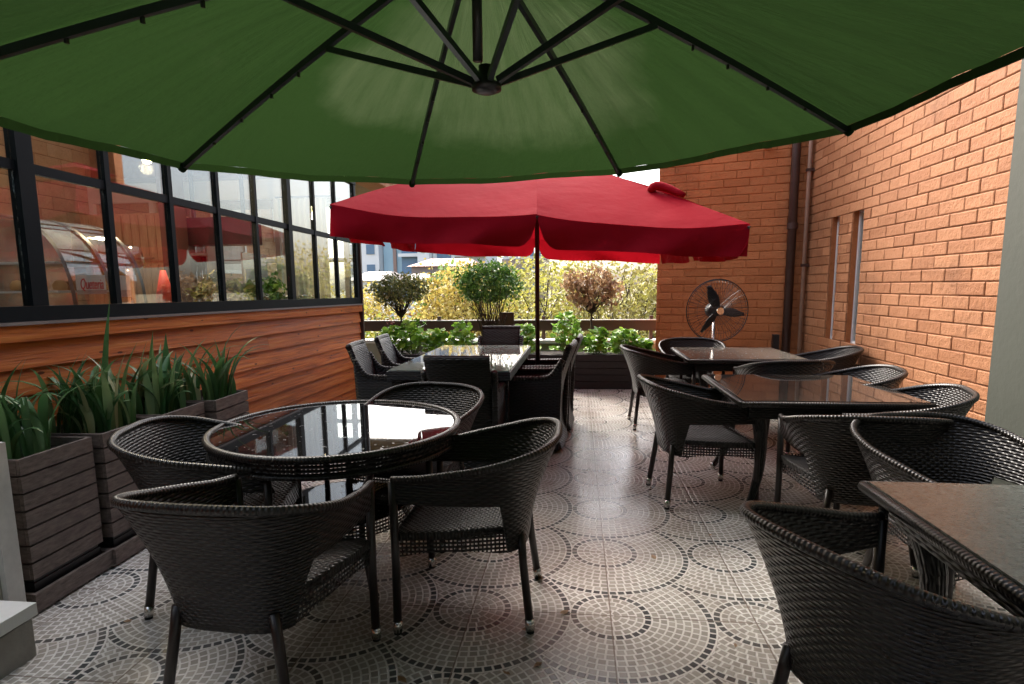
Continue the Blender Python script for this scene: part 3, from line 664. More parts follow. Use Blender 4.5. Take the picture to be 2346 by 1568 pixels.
# ------------------------------------------------------------------ wicker armchair
def rail_half():
    top = [(0, -.385, .785), (.13, -.378, .784), (.25, -.335, .772), (.325, -.24, .748), (.345, -.11, .714), (.328, .03, .685), (.303, .15, .66), (.285, .262, .648)]
    bot = [(0, -.25, 0), (.08, -.248, 0), (.15, -.235, 0), (.20, -.19, 0), (.23, -.10, 0), (.25, .03, 0), (.268, .15, 0), (.278, .258, 0)]
    return top, bot
def make_chair():
    t = thing('wicker_armchair', '', 'chair')
    top, bot = rail_half(); n = 34
    T = cr(top, n); B = cr(bot, n)
    full = [Vector((-p.x, p.y, p.z)) for p in reversed(T[1:])] + T; fb = [Vector((-p.x, p.y, p.z)) for p in reversed(B[1:])] + B
    m_ = len(full); mid = m_ // 2; rows = []; NR = 14
    Ls = [0]
    for i in range(1, m_): Ls.append(Ls[-1] + (full[i] - full[i - 1]).length)
    cols = []
    for i in range(m_):
        k = abs(i - mid) / n
        f = min(1, max(0, (k - .445) / .05)); f = f * f * (3 - 2 * f); zb = .335 * (1 - f) + .555 * f
        T0 = full[i]; B0 = fb[i]; col = []
        for j in range(NR + 1):
            z = zb + (T0.z - zb) * j / NR; q = (z - .33) / (T0.z - .33); q2 = q ** 1.55
            col.append((B0.x + (T0.x - B0.x) * q2, B0.y + (T0.y - B0.y) * q2, z))
        cols.append(col)
    mb = MB(); mb.grid([[cols[i][j] for i in range(m_)] for j in range(NR + 1)], lambda x, y: (Ls[y], cols[y][x][2]), flip=False)
    sh = mb.build('backrest', 'wicker', t, True); md = sh.modifiers.new('thick', 'SOLIDIFY'); md.thickness = .014; md.offset = 0
    MB().tube([p + Vector((0, 0, .004)) for p in full], .0155, 8).build('rim', 'rim', sh, True)
    # seat
    rows = []
    for i in range(9):
        y = -.24 + .51 * i / 8; hw = .17 + (.278 - .17) * min(1, (i / 8) * 1.4)
        rows.append([(hw * (k / 6 - 1), y, .435 - .012 * (1 - (k / 6 - 1) ** 2) + (-.012 if i == 8 else 0)) for k in range(13)])
    mb = MB(); mb.grid(rows, lambda x, y: (rows[x][y][0], rows[x][y][1])); st = mb.build('seat', 'wicker_seat', t, True)
    md = st.modifiers.new('thick', 'SOLIDIFY'); md.thickness = .03; md.offset = -1
    # skirt with open weave
    path = [Vector((-.19, -.20, 0)), Vector((-.242, 0, 0)), Vector((-.276, .27, 0)), Vector((.276, .27, 0)), Vector((.242, 0, 0)), Vector((.19, -.20, 0))]
    pts = []
    for a, b in zip(path, path[1:]):
        for k in range(8): pts.append((a.lerp(b, k / 8), k / 8, a, b))
    pts.append((path[-1], 0, 0, 0)); L_ = [0]
    for i in range(1, len(pts)): L_.append(L_[-1] + (pts[i][0] - pts[i - 1][0]).length)
    def zb(p): 
        if abs(p.y - .27) < .002: return .325 + .028 * (1 - (p.x / .276) ** 2)
        return .325 + .02 * max(0, 1 - ((p.y - .05) / .2) ** 2)
    mb = MB(); g = [[(p[0].x, p[0].y, zb(p[0]) + (.432 - zb(p[0])) * j / 4) for p in pts] for j in range(5)]
    mb.grid(g, lambda x, y: (L_[y], g[x][y][2])); mb.build('skirt', 'wicker_open', t)
    for sx in (-1, 1):
        mb = MB(); mb.tube([(sx * .282, .262, .02), (sx * .278, .260, .3), (sx * .282, .262, .645)], .0175, 10); lg = mb.build('leg', 'leg', t, True)
        MB().tube([(sx * .282, .262, .012), (sx * .282, .262, .055)], .0195, 12).build('foot_cap', 'steel', lg, True)
        MB().tube([(sx * .282, .262, 0), (sx * .282, .262, .012)], .016, 10).build('foot_pad', 'rubber', lg)
        mb = MB(); mb.tube([(sx * .222, -.275, .02), (sx * .185, -.245, .28), (sx * .168, -.235, .40)], .0175, 10); lg = mb.build('leg', 'leg', t, True)
        MB().tube([(sx * .224, -.276, .012), (sx * .218, -.271, .055)], .0195, 12).build('foot_cap', 'steel', lg, True)
        MB().tube([(sx * .224, -.276, 0), (sx * .224, -.276, .012)], .016, 10).build('foot_pad', 'rubber', lg)
    return t
chair = make_chair(); first = [True]
def put(x, y, deg, label, group):     # deg: heading of the chair, 0 = faces +Y, clockwise positive
    if first[0]: first[0] = False; chair.location = (x, y, 0); chair.rotation_euler = (0, 0, -R(deg)); chair['label'] = label; chair['group'] = group; return chair
    return place(chair, (x, y, 0), -R(deg), label, group)
G1 = 'wicker armchairs around the round table'
put(-1.09, 1.83, 3, 'wicker armchair in the left foreground with its back to the camera', G1)
put(-.46, 2.41, -90, 'wicker armchair right of the round table, seen side on with its seat showing', G1)
put(-1.62, 2.42, 75, 'wicker armchair left of the round table, beside the tall planters', G1)
put(-.93, 3.18, 192, 'wicker armchair behind the round table, only its back curving over the rim', G1)
G2 = 'wicker armchairs around the square tables'
put(.81, 3.84, 82, 'wicker armchair on the aisle side of the middle square table, its pale seat showing', G2)
put(1.42, 3.10, 5, 'wicker armchair, back to the camera, at the near side of the middle square table', G2)
put(1.84, 3.60, -72, 'armchair with shiny weave between the middle square table and the plaster wall', G2)
put(1.90, 4.42, -80, 'wicker armchair at the far right corner of the middle square table, against the brick wall', G2)
put(.83, 5.85, 88, 'wicker armchair on the aisle side of the farthest square table', G2)
put(1.25, 6.42, 185, 'wicker armchair behind the farthest square table, in front of the fan', G2)
put(1.72, 5.12, -6, 'wicker armchair, back to the camera, at the near side of the farthest square table', G2)
put(2.28, 5.85, -75, 'wicker armchair on the wall side of the farthest square table, below the slit windows', G2)
put(.88, 1.53, 62, 'wicker armchair in the right foreground, cut off by the lower picture edge', G2)
put(1.57, 2.44, 170, 'wicker armchair behind the nearest square table, its broad oval back to the wall', G2)

# ------------------------------------------------------------------ tables
def square_table(x, y, rz, label, top_mat='glass_brown', hw=.525):
    t = thing('square_table', label, 'table', (x, y, 0), rz, 'square wicker tables')
    mb = MB(); mb.box(-hw + .012, hw - .012, -hw + .012, hw - .012, .705, .7215); mb.build('glass_top', top_mat, t)
    e = MB(); pts = [(-hw, -hw, .70), (hw, -hw, .70), (hw, hw, .70), (-hw, hw, .70), (-hw, -hw, .70)]
    for a, b in zip(pts, pts[1:]): e.tube([a, tuple(Vector(a).lerp(Vector(b), .5)), b], .0185, 8)
    e.build('edge_band', 'rim', t, True)
    a = MB(); h = hw - .06
    for (x0, x1, y0, y1) in ((-h, h, -h, -h + .02), (-h, h, h - .02, h), (-h, -h + .02, -h + .021, h - .021), (h - .02, h, -h + .021, h - .021)): a.box(x0, x1, y0, y1, .60, .70)
    a.build('apron', 'wicker_black', t)
    for sx in (-1, 1):
        for sy in (-1, 1):
            P = [(sx * .40, sy * .40, .66), (sx * .36, sy * .36, .45), (sx * .37, sy * .37, .22), (sx * .45, sy * .45, .02)]
            lg = MB().tube(cr(P, 10), [.05 - .0032 * i for i in range(11)], 10).build('leg', 'wicker_black', t, True)
            MB().tube([(sx * .452, sy * .452, .0), (sx * .447, sy * .447, .045)], .0205, 10).build('foot_cap', 'steel', lg, True)
    return t
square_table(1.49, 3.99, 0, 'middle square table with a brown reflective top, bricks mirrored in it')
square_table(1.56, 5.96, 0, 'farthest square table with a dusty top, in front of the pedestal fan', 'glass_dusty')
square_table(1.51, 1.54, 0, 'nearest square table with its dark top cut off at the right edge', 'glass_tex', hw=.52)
# round table
rt = thing('round_table', 'round wicker table with a black glass top mirroring the windows', 'table', (-1.205, 2.765, 0))
gt = MB().lathe([(0, -.006), (.583, -.006), (.583, .006), (0, .006)], n=72).build('glass_top', 'glass_black', rt); gt.location = (0, 0, .706)
MB().lathe([(.60, .700), (.60, .63), (.588, .63), (.588, .700)], n=72).build('skirt', 'wicker_open', rt)
e = MB(); e.tube([(.603 * math.cos(i * math.pi / 36),   .603 * math.sin(i * math.pi / 36), .707) for i in range(73)], .018, 8, False)
e.build('rim', 'rim', rt, True)
e = MB(); e.tube([(.597 * math.cos(i * math.pi / 36), .597 * math.sin(i * math.pi / 36), .63) for i in range(73)], .012, 8, False); e.build('lower_band', 'rim', rt, True)
MB().lathe([(.33, .30), (.345, .30), (.345, .235), (.33, .235)], n=48).build('shelf_ring', 'wicker_open', rt)
MB().lathe([(0, .292), (.328, .292), (.328, .302), (0, .302)], n=48).build('shelf_glass', 'glass_black', rt)
for k in range(4):
    a = R(38 + 90 * k); c, s_ = math.cos(a), math.sin(a)
    P = [(.50, .66), (.49, .58), (.40, .50), (.335, .42), (.32, .30), (.33, .20), (.40, .08), (.44, .01)]
    MB().tube(cr([(r * c, r * s_, z) for r, z in P], 18), .015, 8).build('leg', 'leg', rt, True)
# long glass dining table
dt = thing('dining_table', 'long wicker dining table with a pale sage glass top under the red umbrella', 'table', (-1.02, 5.46, 0))
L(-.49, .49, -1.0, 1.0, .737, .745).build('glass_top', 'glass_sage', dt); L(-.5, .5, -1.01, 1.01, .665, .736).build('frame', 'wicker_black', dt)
for sx in (-1, 1):
    for sy in (-1, 1): L(sx * .43 - .045, sx * .43 + .045, sy * .92 - .045, sy * .92 + .045, 0, .664).build('leg', 'wicker_black', dt)

# ------------------------------------------------------------------ square backed dining chairs
def make_dining():
    t = thing('dining_chair', '', 'chair')
    def slab(name, rows, th, mat, uvf, par=t):
        mb = MB(); mb.grid(rows, uvf); o = mb.build(name, mat, par, True); md = o.modifiers.new('t', 'SOLIDIFY'); md.thickness = th; md.offset = 0; return o
    # back: profile (y, z), slightly flared to the floor
    pf = cr([(0, -.30, .03), (0, -.255, .20), (0, -.25, .45), (0, -.29, .66), (0, -.375, .90)], 16)
    rows = [[(.24 * (k / 8 - 1) * (1 if p.z < .5 else .96), p.y - .02 * (1 - (k / 8 - 1) ** 2) * (p.z / .9), p.z) for k in range(17)] for p in pf]
    bk = slab('backrest', rows, .045, 'wicker_black', lambda x, y: (rows[x][y][0], rows[x][y][2]))
    r = .022; MB().tube([(-.235 + .47 * k / 10, -.375 - .02 * (1 - (k / 5 - 1) ** 2), .90) for k in range(11)], r + .004, 8).build('top_roll', 'wicker_black', bk, True)
    # sides with arms
    for sx in (-1, 1):
        top = cr([(0, -.33, .80), (0, -.27, .70), (0, -.20, .645), (0, -.05, .635), (0, .22, .63)], 12)
        bot = [(-.30 + .0 * i + (.52) * i / 12) for i in range(13)]
        rr = [[(sx * .255, top[i].y * (j / 5) + bot[i] * (1 - j / 5), .04 + (top[i].z - .04) * j / 5) for i in range(13)] for j in range(6)]
        sd_ = slab('side_panel', rr, .04, 'wicker_black', lambda x, y: (rr[x][y][1], rr[x][y][2]))
        MB().tube([(sx * .255, p.y, p.z) for p in top], .026, 8).build('armrest', 'rim_dark', sd_, True)
    L(-.232, .232, -.24, .24, .34, .43).build('seat', 'wicker_black', t); L(-.232, .232, .19, .215, .04, .339).build('front_panel', 'wicker_black', t)
    return t
M['rim_dark'] = wicker('wicker_arm_wrap', (.002, .002, .002), (.014, .013, .012), .05, .014, rough=.28)
dc = make_dining(); G3 = 'square backed chairs around the dining table'
dc.location = (-.84, 4.35, 0); dc['label'] = 'square backed wicker chair at the near end of the dining table, back to the camera'; dc['group'] = G3
place(dc, (-.93, 6.68, 0), R(180), 'square backed chair at the far end of the dining table, facing the camera', G3)
place(dc, (-1.60, 5.02, 0), R(-84), 'nearer of the two square backed chairs on the window side of the dining table', G3)
place(dc, (-1.60, 5.72, 0), R(-84), 'farther of the two square backed chairs on the window side of the dining table', G3)
place(dc, (-.42, 5.02, 0), R(84), 'nearer of the two chairs on the aisle side of the dining table, by the pole', G3)
place(dc, (-.36, 5.68, 0), R(86), 'farther of the two chairs on the aisle side of the dining table, mostly hidden', G3)

# ------------------------------------------------------------------ green cantilever umbrella
gu = thing('green_umbrella', 'big green round umbrella spanning overhead with dark ribs and struts', 'umbrella', (-.348, 2.226, 0))
ZE, HA, TX, TY, RR, PH = 2.0569, .6034, .02387, .03879, 1.75, 2.7864
apex = Vector((-TX * HA, -TY * HA, ZE + HA))
def gend(k, r=RR):
    a = PH - k * math.pi / 4; x, y = r * math.cos(a), r * math.sin(a); return Vector((x, y, ZE + TX * x + TY * y))
def gp(k, f, s_):   # point between rib k and k+1: f in 0..1 across, s_ 0..1 from the apex
    A = apex.lerp(gend(k), s_); B = apex.lerp(gend(k + 1), s_)
    p = A.lerp(B, f); sag = math.sin(math.pi * f) * s_
    p.z += -.006 * sag + .0035 * math.sin(f * 34 + k * 5) * s_ * math.sin(math.pi * f) * (1 - .5 * s_) + .004 * math.sin(s_ * 9 + f * 5 + k) * math.sin(math.pi * f) + .005 * math.sin(3 * f * math.pi + k) * s_ * s_ * math.sin(math.pi * f) + .03 * math.sin(math.pi * s_) * .8
    d = (p - apex); d.z = 0
    p += d * .012 * math.sin(math.pi * f) * s_ ** 4
    return p
cp = MB()
for k in range(8): cp.grid([[gp(k, f / 36, s_ / 24) for f in range(37)] for s_ in range(25)])
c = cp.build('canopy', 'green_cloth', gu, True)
hem = MB()
for k in range(8):
    for f in range(12):
        pa, pb = gp(k, f / 12, 1), gp(k, (f + 1) / 12, 1); q = Vector((0, 0, -.035))
        b = len(hem.v); hem.v += [tuple(pa), tuple(pb), tuple(pb + q), tuple(pa + q)]; hem.face([b, b + 1, b + 2, b + 3])
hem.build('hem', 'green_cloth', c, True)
HUB = apex + Vector((.03, 0, 0)); HUB.z = 2.118
dn = Vector((0, 0, -.035))
for k in range(8):
    e_ = gend(k, RR - .015); pts = []
    for i in range(9):
        s_ = i / 8; p = apex.lerp(e_, s_); p.z += .03 * math.sin(math.pi * s_) * .8 - .022; pts.append(p)
    rb = MB()
    for a, b in zip(pts, pts[1:]):
        d = (b - a).normalized(); sd_ = d.cross(Vector((0, 0, 1))).normalized() * .010; up = Vector((0, 0, .014))
        rb.hexa([a - sd_ - up, b - sd_ - up, b + sd_ - up, a + sd_ - up, a - sd_ + up, b - sd_ + up, b + sd_ + up, a + sd_ + up])
    ro = rb.build('rib', 'darkrib', gu)
    for s_ in (.52, .62, .74, .86):
        p = apex.lerp(e_, s_); p.z += -.022; MB().box(p.x - .005, p.x + .005, p.y - .005, p.y + .005, p.z - .010, p.z + .012).build('clip', 'black', ro)
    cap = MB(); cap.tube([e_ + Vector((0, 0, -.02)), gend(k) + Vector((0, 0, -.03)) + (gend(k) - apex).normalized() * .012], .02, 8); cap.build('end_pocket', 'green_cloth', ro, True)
    if k in (1, 2): continue
    j = apex.lerp(e_, .42); j.z += -.035 + .024; h = HUB + (j - HUB).normalized() * .05
    d = (j - h).normalized(); sd_ = d.cross(Vector((0, 0, 1))).normalized() * .0095; up = sd_.cross(d).normalized() * .0115
    MB().hexa([h - sd_ - up, j - sd_ - up, j + sd_ - up, h + sd_ - up, h - sd_ + up, j - sd_ + up, j + sd_ + up, h + sd_ + up]).build('strut', 'darkrib', gu)
hb = MB(); hb.lathe([(0, -.018), (.03, -.018), (.055, -.008), (.055, .012), (.03, .02), (.028, .075), (0, .08)], tuple(HUB), 20); hb.build('hub', 'black', gu, True)
tb = apex + Vector((.0, 0, 0)); MB().tube([(tb.x, tb.y, 2.212), (tb.x, tb.y, apex.z + .03)], .0185, 14).build('centre_tube', 'black', gu, True)
MB().tube([(tb.x + .012, tb.y, 2.19), (tb.x + .012, tb.y, 2.22)], .0025, 6).build('cord', 'black', gu)
# cantilever arm and mast behind the camera
MB().tube(cr([(tb.x, tb.y, apex.z + .02), (tb.x - .2, -1.6, 3.0), (tb.x - .3, -3.3, 2.6)], 12), .035, 12).build('arm', 'darkrib', gu, True)
MB().tube([(tb.x - .3, -3.3, 0), (tb.x - .3, -3.3, 2.75)], .045, 14).build('mast', 'darkrib', gu, True)
L(tb.x - .75, tb.x + .15, -3.75, -2.85, 0, .08).build('base', 'concrete', gu)

# ------------------------------------------------------------------ red square umbrella
ru = thing('red_umbrella', 'faded red square umbrella with deep valances over the dining table', 'umbrella', (-.392, 5.737, 0), .0695)
Z0, RX, RY, HV = 1.9414, -.0617, .0221, .2296
def rz_(x, y): return Z0 + RX * x + RY * y
rim = [(-1.5, -1.5), (0, -1.5), (1.5, -1.5), (1.5, 0), (1.5, 1.5), (0, 1.5), (-1.5, 1.5), (-1.5, 0)]
ap = Vector((0, 0, 2.62))
cp = MB()
for k in range(8):
    a = Vector((*rim[k], rz_(*rim[k]))); b = Vector((*rim[(k + 1) % 8], rz_(*rim[(k + 1) % 8])))
    rows = []
    for i in range(17):
        s_ = .06 + .94 * i / 16; row = []
        for f in range(13):
            f_ = f / 12; p = ap.lerp(a, s_).lerp(ap.lerp(b, s_), f_); sg = math.sin(math.pi * f_) * s_
            p.z -= .045 * sg * (1 + .25 * math.sin(7 * f_ + k * 2.1)) ; p.z += .05 * math.sin(math.pi * s_) + .006 * math.sin(9 * s_ + 4 * f_ + k)
            if s_ > .999: p.z -= .008 * sg
            row.append(p)
        rows.append(row)
    cp.grid(rows)
cpo = cp.build('canopy', 'red_cloth', ru, True)
for k in range(8):
    a = Vector((*rim[k], rz_(*rim[k]))); b = Vector((*rim[(k + 1) % 8], rz_(*rim[(k + 1) % 8]))); out = Vector(((a.y - b.y) * -1, -(b.x - a.x), 0)).normalized()
    mid = (a + b) / 2
    if out.dot(Vector((mid.x, mid.y, 0))) < 0: out = -out
    rows = []
    for j in range(9):
        v = j / 8; row = []
        for f in range(31):
            f_ = f / 30; p = a.lerp(b, f_); p.z -= .045 * math.sin(math.pi * f_) * (1 + .25 * math.sin(7 * f_ + k * 2.1)) + .008 * math.sin(math.pi * f_) - .006 * math.sin(9 + 4 * f_ + k) - .003
            # mid-side split opens towards the bottom, rounded corners
            ms = f_ if k % 2 == 1 else 1 - f_
            gap = .05 * v ** 1.5 * max(0, 1 - ms * 6)
            q = p + (b - a).normalized() * gap * (1 if k % 2 == 1 else -1)
            q.z -= (HV - .053 * math.sin(math.pi * f_) * .8) * v * (1 - .25 * max(0, 1 - ms * 14) ** 2)
            q += out * v * (.022 * math.sin(f_ * 19 + k * 1.7 + v * 1.5) * v + .040 * math.sin(f_ * 9 + k + v * 2.5) * (.4 + .6 * v) + .008 * math.sin(f_ * 41 + k * 3 + v * 4) - .012)
            row.append(q)
        rows.append(row)
    vb = MB().grid(rows).build('valance', 'red_cloth', ru, True)
for k in range(8):
    a = Vector((*rim[k], rz_(*rim[k]) - .02)); MB().tube([ap - Vector((0, 0, .05)), ap.lerp(a, .5) + Vector((0, 0, .02)), a * 1.0], .012, 6).build('rib', 'darkrib', ru)
MB().tube([(0, 0, .05), (0, 0, 2.60)], .022, 14).build('pole', 'pipe_brown', ru, True)
MB().lathe([(0, 0), (.25, 0), (.25, .05), (.05, .07), (.03, .2), (0, .2)], n=20).build('base', 'concrete', ru, True)
# top vent flap and the rolled tie on the right ridge
vt = MB()
for k in range(4):
    a, b = Vector((*rim[2 * k], 0)), Vector((*rim[(2 * k + 2) % 8], 0))
    A = Vector((a.x * .17, a.y * .17, 2.63)); B = Vector((b.x * .17, b.y * .17, 2.63)); T_ = Vector((0, 0, 2.74))
    vt.grid([[T_.lerp(A, s_ / 4).lerp(T_.lerp(B, s_ / 4), f / 4) for f in range(5)] for s_ in range(5)])
vt.build('vent_flap', 'red_cloth', ru, True)
p0 = ap.lerp(Vector((1.5, -1.5, rz_(1.5, -1.5))), .66)
MB().tube(cr([p0 + Vector((-.10, .02, .045)), p0 + Vector((-.06, .0, .085)), p0 + Vector((.02, -.04, .065)), p0 + Vector((.14, -.13, -.01))], 8), [.022, .034, .036, .036, .034, .032, .030, .026, .02], 10).build('rolled_tie', 'red_cloth', ru, True)

# ------------------------------------------------------------------ pedestal fan
fn = thing('pedestal_fan', 'black pedestal fan with wire cage against the brick wall', 'fan', (1.60, 6.95, 0), R(8))
MB().lathe([(0, 0), (.24, 0), (.24, .02), (.06, .05), (.03, .07), (0, .07)], n=28).build('base', 'black', fn, True)
MB().tube([(0, .06, .05), (0, .06, 1.05)], .016, 12).build('pole', 'steel', fn, True)
MB().tube([(0, .14, 1.10), (0, .02, 1.10)], [.085, .07], 20).build('motor', 'black', fn, True)
cg = MB(); RF = .36
def ring(r, y, th): cg.tube([(r * math.cos(i * math.pi / 24), y, 1.10 + r * math.sin(i * math.pi / 24)) for i in range(49)], th, 5, False)
ring(RF, -.03, .006); ring(RF - .01, -.06, .003); ring(.26, -.10, .0018); ring(.15, -.118, .0018); ring(.055, -.122, .003); ring(RF - .01, .0, .003)
for i in range(60):
    a = i * math.pi / 30 ; c_, s_ = math.cos(a), math.sin(a)
    cg.tube([(r * c_, y, 1.10 + r * s_) for r, y in ((.05, -.122), (.2, -.112), (.32, -.08), (RF, -.03))], .0021, 3, False)
    if i % 2: cg.tube([(r * c_, y, 1.10 + r * s_) for r, y in ((.08, .05), (.25, .04), (RF, -.03))], .0021, 3, False)
cg.build('cage', 'black', fn)
MB().tube([(0, -.13, 1.10), (0, -.118, 1.10)], .04, 20).build('badge', 'steel', fn)
for i in range(3):
    a0 = R(112 + 120 * i); bl = MB(); rows = []
    for j in range(9):
        r = .05 + .26 * j / 8; hw = .018 + .032 * math.sin(math.pi * min(1, (j + 1.2) / 8.6)); row = []
        for k in range(5):
            q = (k / 2 - 1) * hw; row.append((r * math.cos(a0) - q * math.sin(a0), -.055 + q * .75, 1.10 + r * math.sin(a0) + q * math.cos(a0)))
        rows.append(row)
    bl.grid(rows); b_ = bl.build('blade', 'black', fn, True); md = b_.modifiers.new('t', 'SOLIDIFY'); md.thickness = .003

# ------------------------------------------------------------------ tall slatted planters on the left
def planter(y, label, dz=0, x=-2.56):
    t = thing('wooden_planter', label, 'planter', (x, y, 0), R(2), 'tall slatted planters along the cafe wall')
    h = .195; L(-h + .015, h - .015, -h + .015, h - .015, .13, .62).build('liner', 'black', t)
    mb = MB(); ns = 7; p = (.695 - .145) / ns
    for i in range(ns):
        z0, z1 = .145 + i * p + .005, .145 + (i + 1) * p - .004
        mb.box(h - .014, h + .002, -h, h, z0, z1); mb.box(-h - .002, -h + .014, -h, h, z0, z1)
        mb.box(-h + .0145, h - .0145, -h - .002, -h + .014, z0, z1); mb.box(-h + .0145, h - .0145, h - .014, h + .002, z0, z1)
    mb.build('slats', 'planter', t)
    mb = MB(); g = h + .025
    mb.box(g - .018, g, -g, g, .012, .095); mb.box(-g, -g + .018, -g, g, .012, .095); mb.box(-g + .0185, g - .0185, -g, -g + .018, .012, .095); mb.box(-g + .0185, g - .0185, g - .018, g, .012, .095)
    mb.build('plinth', 'planter', t); L(-h + .01, h - .01, -h + .01, h - .01, .0, .128).build('foot', 'black', t)
    L(-h + .0155, h - .0155, -h + .0155, h - .0155, .622, .65).build('soil', 'soil', t)
    return t
planter(2.32, 'nearest tall slatted grey brown planter at the left edge')
planter(2.76, 'second tall slatted planter, partly behind the left armchair')
planter(3.62, 'farthest tall slatted planter by the orange siding, behind the round table', x=-2.52)
planter(3.19, 'third tall slatted planter, almost hidden between its neighbours')
def strap(x, y, label, seed, n=26, big=None):
    rg = random.Random(seed); t = thing('strap_leaf_plant', label, 'plant', (x, y, .64), 0, 'strap leaved plants in the tall planters'); mb = MB()
    specs = []
    for i in range(n):
        a = rg.uniform(0, 6.28); specs.append((rg.uniform(-.13, .13), rg.uniform(-.15, .15), a, rg.uniform(.20, .50), rg.uniform(.15, 1.7), rg.uniform(.007, .017)))
    specs += big or []
    for (bx, by, a, Ln, lean, wd) in specs:
        d = Vector((math.cos(a), math.sin(a), 0)); s_ = Vector((-d.y, d.x, 0)); rows = []; p = Vector((bx, by, 0)); th = rg.uniform(.02, .18)
        N_ = 9
        for j in range(N_ + 1):
            q = j / N_; ww = wd * (.55 + 1.0 * math.sin(math.pi * min(1, q * .8 + .15))) * (1 - q ** 4) + .0008
            th2 = th + lean * 1.5 * q ** 2
            nrm = Vector((d.x * math.cos(th2), d.y * math.cos(th2), -math.sin(th2)))
            rows.append([p - s_ * ww + nrm * -ww * .35, p, p + s_ * ww + nrm * -ww * .35])
            p = p + (d * math.sin(th2) + Vector((0, 0, math.cos(th2)))) * (Ln / N_)
        mb.grid(rows)
    mb.build('leaves', 'leaf_strap', t, True); return t
strap(-2.58, 2.30, 'clump of dark strap leaves in the nearest planter at the left edge', 3, 52)
strap(-2.58, 2.76, 'clump of strap leaves with one very tall pale blade, in the second planter', 7, 66, [(.05, .02, 1.4, .72, .05, .016), (.08, .1, .2, .5, .3, .014)])
strap(-2.56, 3.20, 'clump of broad upright strap leaves in the third planter', 12, 62, [(.0, .0, 1.2, .52, .08, .022), (.02, .1, 1.8, .5, .1, .02)])
strap(-2.52, 3.62, 'clump of strap leaves bending right over the farthest tall planter', 21, 44, [(.1, .12, .9, .55, 1.0, .012), (.1, .1, .6, .5, 1.3, .012), (.12, .1, .2, .55, 1.25, .012), (.1, .0, -.2, .5, 1.5, .011), (.05, .1, .5, .6, .8, .013)])

# pale post and capped step at the left edge
t = thing('door_post', 'pale beige painted post at the extreme left edge, before the planters', 'post', (-2.34, 2.02, 0))
L(-.30, .02, -.22, .0, 0, .80).build('panel', 'beige', t); L(.021, .045, -.06, .012, 0, .80).build('edge_trim', 'pale', t)
t = thing('capped_step', 'low grey block with a white metal cap in the lower left corner', 'step', (-2.082, 1.655, 0), R(0))
L(-.35, 0, -.6, .20, 0, .15).build('block', 'concrete', t); L(-.36, .012, -.6, .215, .163, .212).build('cap', 'white', t); L(-.34, -.01, -.59, .19, .151, .162).build('gap_strip', 'black', t)

# ------------------------------------------------------------------ far planter, parapet, railing
def farbox(x0, x1, label):
    t = thing('trough_planter', label, 'planter', ((x0 + x1) / 2, 8.12, 0), 0, 'dark slatted troughs along the parapet'); h = (x1 - x0) / 2
    mb = MB()
    for i in range(5): mb.box(-h, h, -.27, -.25, .02 + i * .092, .104 + i * .092)
    mb.build('slats', 'planter_dark', t)
    mb = MB(); mb.box(-h, h, -.249, .25, 0, .44); mb.build('body', 'black', t)
    L(-h + .02, h - .02, -.23, .23, .441, .47).build('soil', 'soil', t)
farbox(-.08, 1.03, 'dark slatted trough planter right of the red umbrella pole')
farbox(-1.4, -.12, 'dark slatted trough planter hidden behind the dining table')
farbox(-2.72, -1.44, 'dark slatted trough planter beside the cafe corner')
t = thing('parapet', 'low rendered parapet wall with a white ledge behind the plants', 'wall', (-.8, 8.66, 0))
L(-3.4, 2.0, -.1, .1, -.26, .56).build('wall', 'beige', t); L(-3.4, 2.0, -.14, .14, .562, .61).build('ledge', 'white', t)
t = thing('railing', 'dark brown plank railing above the parapet ledge', 'railing', (-.8, 8.66, 0))
L(-3.4, 1.98, -.02, .02, .74, .89).build('rail_board', 'railwood', t)
L(-3.4, 1.98, -.03, .03, .892, .905).build('rail_cap', 'pale', t)
for x in (-2.9, -1.3, .3, 1.88): L(x - .025, x + .025, .021, .06, .612, .96).build('post', 'railwood', t)
L(-.36, -.14, -.06, -.021, .70, 1.02).build('end_block', 'railwood', t)

# topiary trees
def limb(mb, a, b, r0, r1, rg, wob=.03, n=6):
    P = [Vector(a).lerp(Vector(b), i / n) + Vector((rg.gauss(0, wob), rg.gauss(0, wob), 0)) * (math.sin(math.pi * i / n)) for i in range(n + 1)]
    mb.tube(P, [r0 + (r1 - r0) * i / n for i in range(n + 1)], 6)
def topiary(x, z0, zf, cz, rx, rzz, mat, label, seed, stems=1, ncl=60, per=16, sz=.055, spread=.05, zmin=-1, droop=0, shell=.5):
    rg = random.Random(seed); t = thing('topiary_tree', label, 'tree', (x, 8.15, z0)); mb = MB()
    cl = ellips(rg, ncl, (0, 0, cz - z0), (rx, rx * .8, rzz), shell, zmin)
    if stems == 1: limb(mb, (0, 0, -.05), (0, 0, zf - z0), .018, .014, rg, .01)
    for i, c_ in enumerate(cl):
        if i % 2 == 0:
            base = (rg.uniform(-.02, .02) * stems, 0, (zf - z0) if stems == 1 else rg.uniform(-.02, .08)); limb(mb, base, c_, .007, .002, rg, .02, 5)
    mb.build('trunk', 'bark', t); leafcloud('crown', mat, t, cl, per, sz, spread, seed, droop=droop); return t
topiary(-2.53, .46, .98, 1.36, .40, .24, 'leaf_olive', 'brownish green lollipop tree nearest the cafe corner', 5, ncl=100, per=17, zmin=-.65)
topiary(-1.23, .46, .78, 1.44, .47, .29, 'leaf_green', 'round green bushy tree with many fanned stems, middle of the planters', 9, stems=3, ncl=120, per=26, zmin=-.75)
topiary(.20, .46, 1.02, 1.38, .40, .30, 'leaf_dry', 'dried brown lollipop tree right of the red umbrella pole', 14, ncl=80, per=17, sz=.07, droop=.8, shell=.2)
